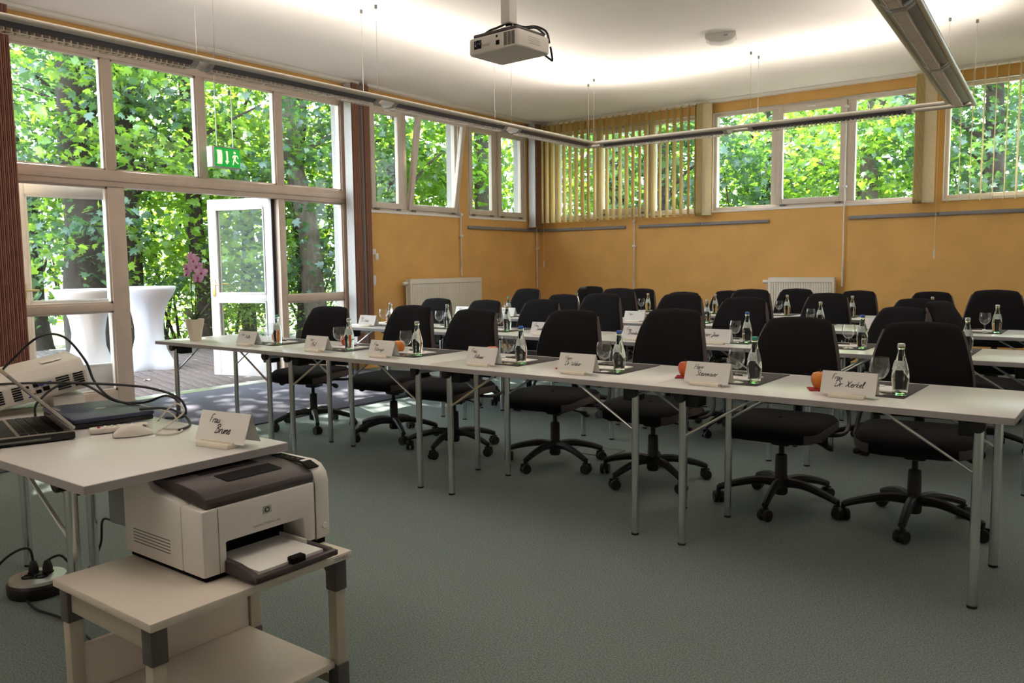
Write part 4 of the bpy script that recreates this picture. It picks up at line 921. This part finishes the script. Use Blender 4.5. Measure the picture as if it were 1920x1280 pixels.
# desk projector
dp=thing('desk_projector','white short-throw projector with cable ports on the desk','projector',(-3.42,1.40,DZ),R(-14))
M_=Matrix.Translation((0,0,.05)) @ Matrix.Rotation(R(11),4,'X')
b_=MB(); b_.prism([(-.17,0),(.16,0),(.17,.012),(.172,.075),(.13,.118),(-.10,.125),(-.17,.09)],-.16,.18,'y',M_); b_.build('case','proj',dp,bevel=.008)
for y0,y1 in ((-.15,-.11),(-.08,-.05),(.07,.115),(.13,.165)):
    for q in range(6): MB().box((.168,y0,.020+q*.009),(.1745,y1,.0245+q*.009),M_).build('vent_slit','printer_black',dp,smooth=False)
for y,z,mk,s_ in ((-.03,.06,'printer_black',.007),(-.025,.045,'yellow_port',.005),(-.012,.03,'napkin',.004),(0,.06,'printer_black',.009),(.005,.035,'printer_black',.009),(.02,.06,'blue_port',.008),(.032,.04,'printer_black',.011),(.045,.058,'blue_port',.008),(-.028,.022,'blue_port',.004)):
    MB().box((.170,y-s_,z-s_*.7),(.1765,y+s_,z+s_*.7),M_).build('port',mk,dp,bevel=.001)
MB().lathe([(.045,-.01),(.045,.012),(.036,.018),(.03,.012),(0,.014)],24,(0,0,0),'y',M_ @ Matrix.Translation((.06,-.17,.07)) @ Matrix.Scale(-1,4,(0,1,0))).build('lens','lens',dp)
MB().box((.02,.05,.1225),(.09,.12,.125),M_).build('top_grille','printer',dp,bevel=.001)
MB().box((-.12,.05,0),(.14,.16,.055)).build('stand_block','white_plastic',dp,bevel=.004)
def cable(pts,lab,mat='cable',r_=.0045):
    o=one(MB().tube(bez(pts,7),r_,8),'cable',mat,lab,'cable','loose cables on the desk'); return o
cable([(-3.9,1.15,.80),(-3.55,1.27,.82),(-3.36,1.30,.92),(-3.24,1.36,1.02),(-3.17,1.42,1.02),(-3.12,1.47,.93),(-3.10,1.49,.85),(-3.02,1.51,.79),(-2.92,1.56,.762)],'thick black cable arching high over the desk projector')
cable([(-3.7,1.1,.82),(-3.35,1.22,.85),(-3.10,1.36,.86),(-2.90,1.50,.85),(-2.78,1.56,.835),(-2.70,1.60,.80),(-2.68,1.60,.745),(-2.74,1.56,DZ+.006)],'long black cable looping past the closed laptop')
cable([(-3.16,1.30,DZ+.006),(-3.14,1.30,.79),(-3.14,1.38,.845),(-3.12,1.46,.84),(-3.02,1.52,.78),(-2.92,1.56,.775),(-2.86,1.57,.785),(-2.78,1.59,.81),(-2.72,1.60,.79),(-2.70,1.58,DZ+.006)],'black cable curling from the projector ports')
cable([(-2.80,1.50,.772),(-2.72,1.55,.775),(-2.62,1.56,.76),(-2.55,1.54,DZ+.005),(-2.50,1.47,DZ+.005)],'short black cable at the rear desk edge')
cable([(-2.72,1.52,DZ+.004),(-2.64,1.54,.80),(-2.60,1.55,.775),(-2.62,1.50,DZ+.004),(-2.52,1.40,DZ+.004),(-2.46,1.42,DZ+.004),(-2.50,1.48,DZ+.004),(-2.58,1.46,DZ+.004)],'thin cream cable of the mouse on the desk','cable_white',.003)
cable([(-2.9,1.56,DZ+.038),(-2.80,1.57,DZ+.03),(-2.72,1.575,DZ+.02),(-2.66,1.56,DZ+.004)],'thin cream cable behind the closed laptop','cable_white',.003)
# floor cable reel
cr=thing('cable_reel','round black cable reel with sockets on the floor','extension reel',(-3.40,1.37,0))
MB().lathe([(0,.002),(.105,.002),(.11,.015),(.11,.045),(.10,.055),(0,.055)],32).build('drum','black_plastic',cr); MB().lathe([(.075,.055),(.103,.055),(.100,.066),(.074,.070)],32).build('rim','ring_silver',cr); MB().lathe([(0,.055),(.074,.055),(.074,.069),(0,.072)],28).build('socket_plate','black_plastic',cr)
for x,y in ((.035,0),(-.035,.0),(0,.038),(0,-.038)): MB().lathe([(.021,.070),(.022,.073),(.018,.0735),(.017,.066),(0,.066)],18,(x,y,0)).build('socket','printer_black',cr)
for x,y,a in ((-.035,0,.8),(.0,.038,-.6)):
    MB().lathe([(.018,.068),(.019,.09),(.012,.115),(.006,.12)],14,(x,y,0)).build('plug','black_plastic',cr)
cable([(-3.435,1.37,.115),(-3.45,1.36,.17),(-3.50,1.30,.14),(-3.58,1.20,.02),(-3.7,1.05,.008)],'black cable running left from the floor reel',r_=.005)
cable([(-3.40,1.41,.118),(-3.37,1.45,.13),(-3.34,1.49,.06),(-3.42,1.56,.01),(-3.40,1.62,.12),(-3.32,1.60,.25),(-3.05,1.55,.30),(-2.75,1.52,.48),(-2.60,1.5,.66)],'black cable rising from the floor reel to the desk',r_=.005)
cable([(-3.31,1.29,.012),(-3.2,1.28,.008),(-3.0,1.3,.008),(-2.6,1.25,.008)],'black cable crossing the carpet under the desk',r_=.005)

# ------------------------------------------------------------------ printer cart and printer
CZ=.45
ct=thing('printer_cart','beige printer cart with grey corner brackets in the foreground','cart')
cx0,cx1,cy0,cy1=-2.26,-1.77,.945,1.56
MB().box((cx0,cy0,CZ-.022),(cx1,cy1,CZ)).build('top_board','cart',ct,bevel=.003)
lg=.036
for x in (cx0+.02,cx1-.02-lg):
    for y in (cy0+.012,cy1-.012-lg):
        MB().box((x,y,.02),(x+lg,y+lg,CZ-.022)).build('leg','cart_leg',ct,bevel=.003)
        e=.004
        MB().box((x-e,y-e,CZ-.115),(x+lg+e,y+lg+e,CZ-.0225)).build('corner_bracket','cart_corner',ct,bevel=.004)
        MB().box((x-e,y-e,.03),(x+lg+e,y+lg+e,.115)).build('corner_bracket','cart_corner',ct,bevel=.004)
        MB().lathe([(.012,-.012),(.022,-.012),(.022,.012),(.012,.012)],14,(x+lg/2,y+lg/2,.022),'y').build('caster','black_plastic',ct)
for y in (cy0+.016,cy1-.016-lg+.008):
    MB().box((cx0+.06,y+.002,CZ-.085 if y<1.2 else CZ-.04),(cx1-.06,y+.026,CZ-.0225)).build('top_rail','cart_leg',ct,bevel=.003); MB().box((cx0+.06,y,.045),(cx1-.06,y+.028,.075)).build('bottom_rail','cart_leg',ct,bevel=.003)
MB().box((cx0+.04,cy0+.05,.105),(cx1-.03,cy1-.05,.125)).build('lower_shelf','cart',ct,bevel=.003); MB().box((cx0+.03,cy0+.05,.125),(cx0+.048,cy1-.05,.26)).build('back_panel','cart',ct,bevel=.003)
br=MB()
def gusset(x,y,sx,sy):
    poly=[(0,0),(.085,0)]+[(.085+.085*math.cos(PI/2+PI/2*k/6),-.085+.085*math.sin(PI/2+PI/2*k/6)) for k in range(1,7)]
    return [(x+sx*a_,CZ-.0225+b_2) for a_,b_2 in poly]
for y,s_ in ((cy1-.016-lg+.008,1),):
    for x,sx in ((cx0+.056,1),(cx1-.056,-1)):
        MB().prism(gusset(x,y,sx,1),y,y+.028,'y').build('corner_gusset','cart_corner',ct)
lt=MB(); lt.box((cx1-.0005,cy1-.075,CZ-.016),(cx1+.0006,cy1-.012,CZ-.008)); lt.build('maker_lettering','print_grey',ct,smooth=False)
pr=thing('laser_printer','off-white laser printer with dark brown lid and open paper tray','printer',(-2.275,1.155,CZ+.0005))
PW,PD,PH=.42,.395,.245
B=MB(); B.box((.012,.012,0),(PD-.012,PW-.012,.014)); B.build('foot_plinth','printer_black',pr)
Bo=MB()
side=[(0,.014),(PD-.10,.014),(PD-.10,.19),(PD-.12,.20),(.16,.212),(.13,.235),(0,.240)]
Bo.prism(side,0.0,PW-.055,'y'); Bo.build('body','printer',pr,bevel=.006)
fp=MB()
fp.prism([(0,.014),(.07,.014),(.07,.095),(.325,.095),(.325,.02),(.366,.02),(.366,.192),(0,.192)],PD-.10,PD,'x'); fp.build('front_panel','printer',pr,bevel=.006)
ec=MB(); ec.prism([(0,.014),(PD-.01,.014),(PD,.022),(PD,.19),(PD-.008,.215),(PD-.03,.236),(PD-.06,.245),(0,.245)],PW-.053,PW,'y'); ec.build('right_end_cover','printer',pr,bevel=.008)
dl=MB(); dl.prism([(.0,.236),(.0,.2455),(.26,.2445),(.35,.236),(.388,.220),(.393,.206),(.385,.190),(.13,.225)],.018,PW-.054,'y'); dl.build('lid','printer_dark',pr,bevel=.003)
ho=MB(); ho.prism([(.06,.2440),(.235,.2440),(.235,.2460),(.06,.2466)],.10,.29,'y'); ho.build('output_slot','printer_black',pr)
rl=MB(); 
for k in range(10): rl.box((.09+.004*(k%3),.11+k*.018,.246),(.13,.116+k*.018,.2495))
rl.build('output_rollers','printer_dark',pr,smooth=False)
dg=MB(); dg.prism([(.27,.2438),(.33,.2385),(.335,.2395),(.27,.2455)],.12,.30,'y'); dg.build('lid_groove','printer_black',pr)
cp=MB(); cp.prism([(.20,.2452),(.34,.2415),(.375,.228),(.3785,.232),(.343,.2445),(.20,.2475)],PW-.058,PW-.022,'y'); cp.build('control_panel','printer_black',pr)
for k in range(4): MB().lathe([(.004,0),(.0035,.0015),(0,.0015)],10,(.23+k*.025,PW-.04,.246)).build('button','printer_dark',pr)
MB().lathe([(.010,0),(.0105,.002),(.008,.004),(0,.004)],18,(PD,PW-.022,.055),'x').build('power_button','printer',pr)
sm=MB(); 
for y in (.047,.3665): sm.box((PD-.002,y-.0008,.016),(PD+.0006,y+.0008,.19))
sm.build('panel_seam','duct',pr,smooth=False)
vt=MB()
for k in range(5): vt.box((.05,-.0007,.05+k*.009),(.24,.001,.0525+k*.009))
vt.build('side_vents','duct',pr,smooth=False)
op=MB(); op.box((PD-.101,.07,.014),(PD-.099,.325,.095)); op.build('tray_opening','printer_black',pr,smooth=False)
tr=MB(); tr.box((PD-.10,.075,.012),(PD+.125,.322,.018)); tr.prism([(PD-.05,.012),(PD+.125,.012),(PD+.13,.02),(PD+.11,.034),(PD+.05,.046),(PD-.05,.05)],.062,.08,'y'); tr.prism([(PD-.05,.012),(PD+.125,.012),(PD+.13,.02),(PD+.11,.030),(PD-.05,.030)],.312,.332,'y'); tr.box((PD+.115,.062,.012),(PD+.135,.332,.028)); tr.build('paper_tray','printer_dark',pr,bevel=.004)
MB().box((PD-.09,.088,.0185),(PD+.112,.298,.034)).build('paper_stack','paper',pr)
MB().box((PD+.105,.18,.024),(PD+.130,.225,.046)).build('paper_stop','printer_black',pr,bevel=.004); MB().box((PD-.09,.302,.0185),(PD+.03,.309,.044)).build('paper_guide','printer',pr,bevel=.002)
lg_=MB(); lg_.box((PD+.0002,.185,.142),(PD+.0012,.213,.163)); lg_.build('logo_plate','ring_silver',pr,smooth=False)
lo=MB(); lo.lathe([(0,0),(.0085,0),(.0085,.0006),(0,.0006)],20,(PD+.0012,.199,.1525),'x'); lo.build('logo_disc','print_grey',pr)
MX=Matrix(((0,0,1,PD+.0021),(1,0,0,0),(0,1,0,0),(0,0,0,1)))
lt=MB(); script(lt,'hp',.1945,.150,.009,MX,.14,.2); lt.build('logo_letters','paper',pr,smooth=False,weld=False)
def ftext(txt,size,M_,mat,par,name):
    cu=bpy.data.curves.new(name,'FONT'); cu.body=txt; cu.size=size; cu.align_x='CENTER'; cu.extrude=0
    t_=bpy.data.objects.new(name,cu); COL.objects.link(t_); dgp=bpy.context.evaluated_depsgraph_get(); me=bpy.data.meshes.new_from_object(t_.evaluated_get(dgp)); bpy.data.objects.remove(t_)
    me.materials.clear(); me.materials.append(MAT[mat]); me.transform(M_); o=bpy.data.objects.new(name,me); COL.objects.link(o)
    if par: o.parent=par
    return o
ftext('LaserJet CP1025nw color',.0088,MX @ Matrix.Translation((.198,.112,-.0014)),'print_grey',pr,'model_lettering')
ftext('DURABLE',.012,Matrix(((0,0,1,cx1+.0011),(1,0,0,cy1-.043),(0,1,0,CZ-.016),(0,0,0,1))),'print_grey',ct,'maker_text')
bpy.data.objects.remove(bpy.data.objects['maker_lettering'])

# ------------------------------------------------------------------ ceiling projector, exit sign, emergency lamp
PP=Vector((-2.72,3.60,2.43))
pj=thing('ceiling_projector','white ceiling projector hanging on a pole mid-room','projector',PP,R(-3))     # lens faces -Y
MB().prism([(-.165,-.135),(.165,-.135),(.172,-.12),(.172,.12),(.16,.14),(-.16,.14),(-.172,.12),(-.172,-.12)],-.045,.045,'z').build('case','proj',pj,bevel=.012,seg=3)
MB().prism([(-.15,-.12),(.15,-.12),(.15,.12),(-.15,.12)],.045,.066,'z').build('mount_plate','printer_dark',pj,bevel=.006)
MB().box((-.035,-.035,.066),(.035,.035,.10)).build('mount_bracket','white_plastic',pj,bevel=.004)
MB().box((-.032,-.032,.12),(.032,.032,H-PP.z)).build('pole','white_plastic',pj,bevel=.006)
MB().box((-.09,-.09,H-PP.z-.012),(.09,.09,H-PP.z)).build('ceiling_plate','white_plastic',pj,bevel=.003)
MB().tube([(0,0,.10),(0,0,.125)],.018,12).build('pivot','printer_black',pj)
for x,z,w_,h_,mk in ((-.105,.005,.026,.022,'printer_black'),(.035,-.006,.012,.012,'printer_black'),(.03,.026,.006,.006,'printer_black')): MB().box((x-w_,-.1365,z-h_),(x+w_,-.134,z+h_)).build('front_window',mk,pj,bevel=.002)
MB().lathe([(.020,0),(.020,.01),(.016,.012),(.013,.006),(0,.009)],20,(-.095,-.1365,.005),'y',Matrix.Scale(-1,4,(0,1,0))).build('lens','lens',pj)
for q in range(11):
    for c_ in range(3): MB().box((.078+c_*.026,-.1362,-.030+q*.0062),(.078+c_*.026+.021,-.134,-.0268+q*.0062)).build('vent_slit','printer_black',pj,smooth=False)
ftext('EPSON',.016,Matrix.Translation((-.045,-.1363,.0)) @ Matrix.Rotation(PI/2,4,'X') @ Matrix.Rotation(PI,4,'Z'),'print_grey',pj,'brand_lettering')
for q,(y,z) in enumerate(((-.05,.015),(-.045,.005),(-.05,-.005),(-.04,-.015))): MB().box((.1715,y,z),(.1727,y+.09,z+.003)).build('rating_print','edge',pj,smooth=False)
cbm=MB()
for P_ in (bez([(0,0,.13),(-.06,-.02,.11),(-.12,-.02,.105),(-.145,-.06,.07)],5),bez([(.0,.02,.13),(.07,.04,.10),(.10,.10,.11),(.15,.13,.08),(.16,.145,.02)],5),bez([(.02,.0,.10),(.08,.02,.085),(.12,.08,.095),(.15,.12,.06)],5),bez([(.11,.14,-.02),(.13,.19,-.05),(.16,.17,-.06),(.17,.14,.0)],5)): cbm.tube(P_,.006,7)
cbm.build('cable_loops','cable',pj)
ex=thing('exit_sign','green illuminated emergency exit sign hanging before the glazing','exit sign',(-7.50,5.06,2.30),R(90))   # local -y faces +X (room)
c_=MB(); W_=.145
rows=[[Vector((x,-.040-.018*(1-(2*q/8-1)**2),.005+.19*q/8)) for q in range(9)] for x in (-W_,W_)]
c_.grid(rows); c_.add([r_ for r_ in rows[0]]+[(-W_,.04,.195),(-W_,.04,.005)],[tuple(range(11))]); c_.add([r_ for r_ in rows[1]]+[(W_,.04,.195),(W_,.04,.005)],[tuple(range(11))]); c_.build('sign_face','sign_green',ex,sharp=50)
MB().box((-W_-.004,-.05,-.004),(W_+.004,.05,.006)).build('bottom_trim','lum_grey',ex,bevel=.003); MB().box((-W_-.004,-.05,.194),(W_+.004,.05,.204)).build('top_trim','lum_grey',ex,bevel=.003)
MB().box((-W_-.03,-.045,-.004),(-W_-.001,.05,.204)).build('ballast_box','white_plastic',ex,bevel=.004)
def on(x,z): q=z/.19; return Vector((x,-.0415-.018*(1-(2*q-1)**2),.005+z))
def sgn(poly):                                     # flat print following the curved face
    b_=MB()
    for pl in poly:
        n=len(pl); c0=(sum(p[0] for p in pl)/n,sum(p[1] for p in pl)/n)
        b_.add([on(*p) for p in pl],[tuple(range(n))])
    return b_
def bar(x0,z0,x1,z1,wd):
    dx,dz=x1-x0,z1-z0; l_=math.hypot(dx,dz); nx,nz=-dz/l_*wd/2,dx/l_*wd/2
    return [[(x0+dx*k/3+nx,z0+dz*k/3+nz),(x0+dx*(k+1)/3+nx,z0+dz*(k+1)/3+nz),(x0+dx*(k+1)/3-nx,z0+dz*(k+1)/3-nz),(x0+dx*k/3-nx,z0+dz*k/3-nz)] for k in range(3)]
door=[[(-.125,.025+.14*k/6),(-.068,.025+.14*k/6),(-.068,.025+.14*(k+1)/6),(-.125,.025+.14*(k+1)/6)] for k in range(6)]
sgn(door).build('door_symbol','sign_white',ex,smooth=False,weld=False)
sgn(bar(-.012,.16,-.012,.06,.02)+[[(-.038,.06),(.014,.06),(-.012,.025)]]).build('arrow_symbol','sign_white',ex,smooth=False,weld=False)
man=bar(.082,.125,.070,.085,.024)+bar(.072,.088,.090,.060,.014)+bar(.090,.060,.122,.042,.012)+bar(.070,.088,.062,.055,.014)+bar(.062,.055,.058,.024,.012)+bar(.082,.122,.108,.118,.010)+bar(.108,.118,.116,.092,.010)+bar(.080,.122,.060,.115,.010)+bar(.060,.115,.048,.095,.010)+[[(.080+.014*math.cos(2*PI*k/10),.150+.014*math.sin(2*PI*k/10)) for k in range(10)]]
sgn(man).build('running_figure','sign_white',ex,smooth=False,weld=False)
for x in (-.09,.10): MB().tube([(x,0,.20),(x,0,H-2.30-.02)],.005,8).build('hanger_rod','alu',ex)
MB().prism([(-.16,-.03),(.16,-.03),(.18,0),(.16,.03),(-.16,.03),(-.18,0)],H-2.30-.022,H-2.30,'z').build('ceiling_plate','white_plastic',ex,bevel=.003)
em=thing('emergency_lamp','small white box-shaped emergency lamp on the ceiling','ceiling lamp',(-3.30,7.78,H),R(20))
MB().prism([(-.14,0),(-.14,-.05),(-.10,-.075),(0,-.09),(.10,-.075),(.14,-.05),(.14,0)],-.075,.075,'y').build('diffuser','paper',em,bevel=.004)
for s_ in (-1,1): MB().prism([(-.145,0),(-.145,-.045),(-.10,-.072),(0,-.088),(.10,-.072),(.145,-.045),(.145,0)],s_*.075-.008,s_*.075+.008,'y').build('end_plate','white_plastic',em,bevel=.003)
MB().box((.03,-.0845,-.035),(.07,-.083,-.022)).build('maker_print','edge',em,smooth=False)
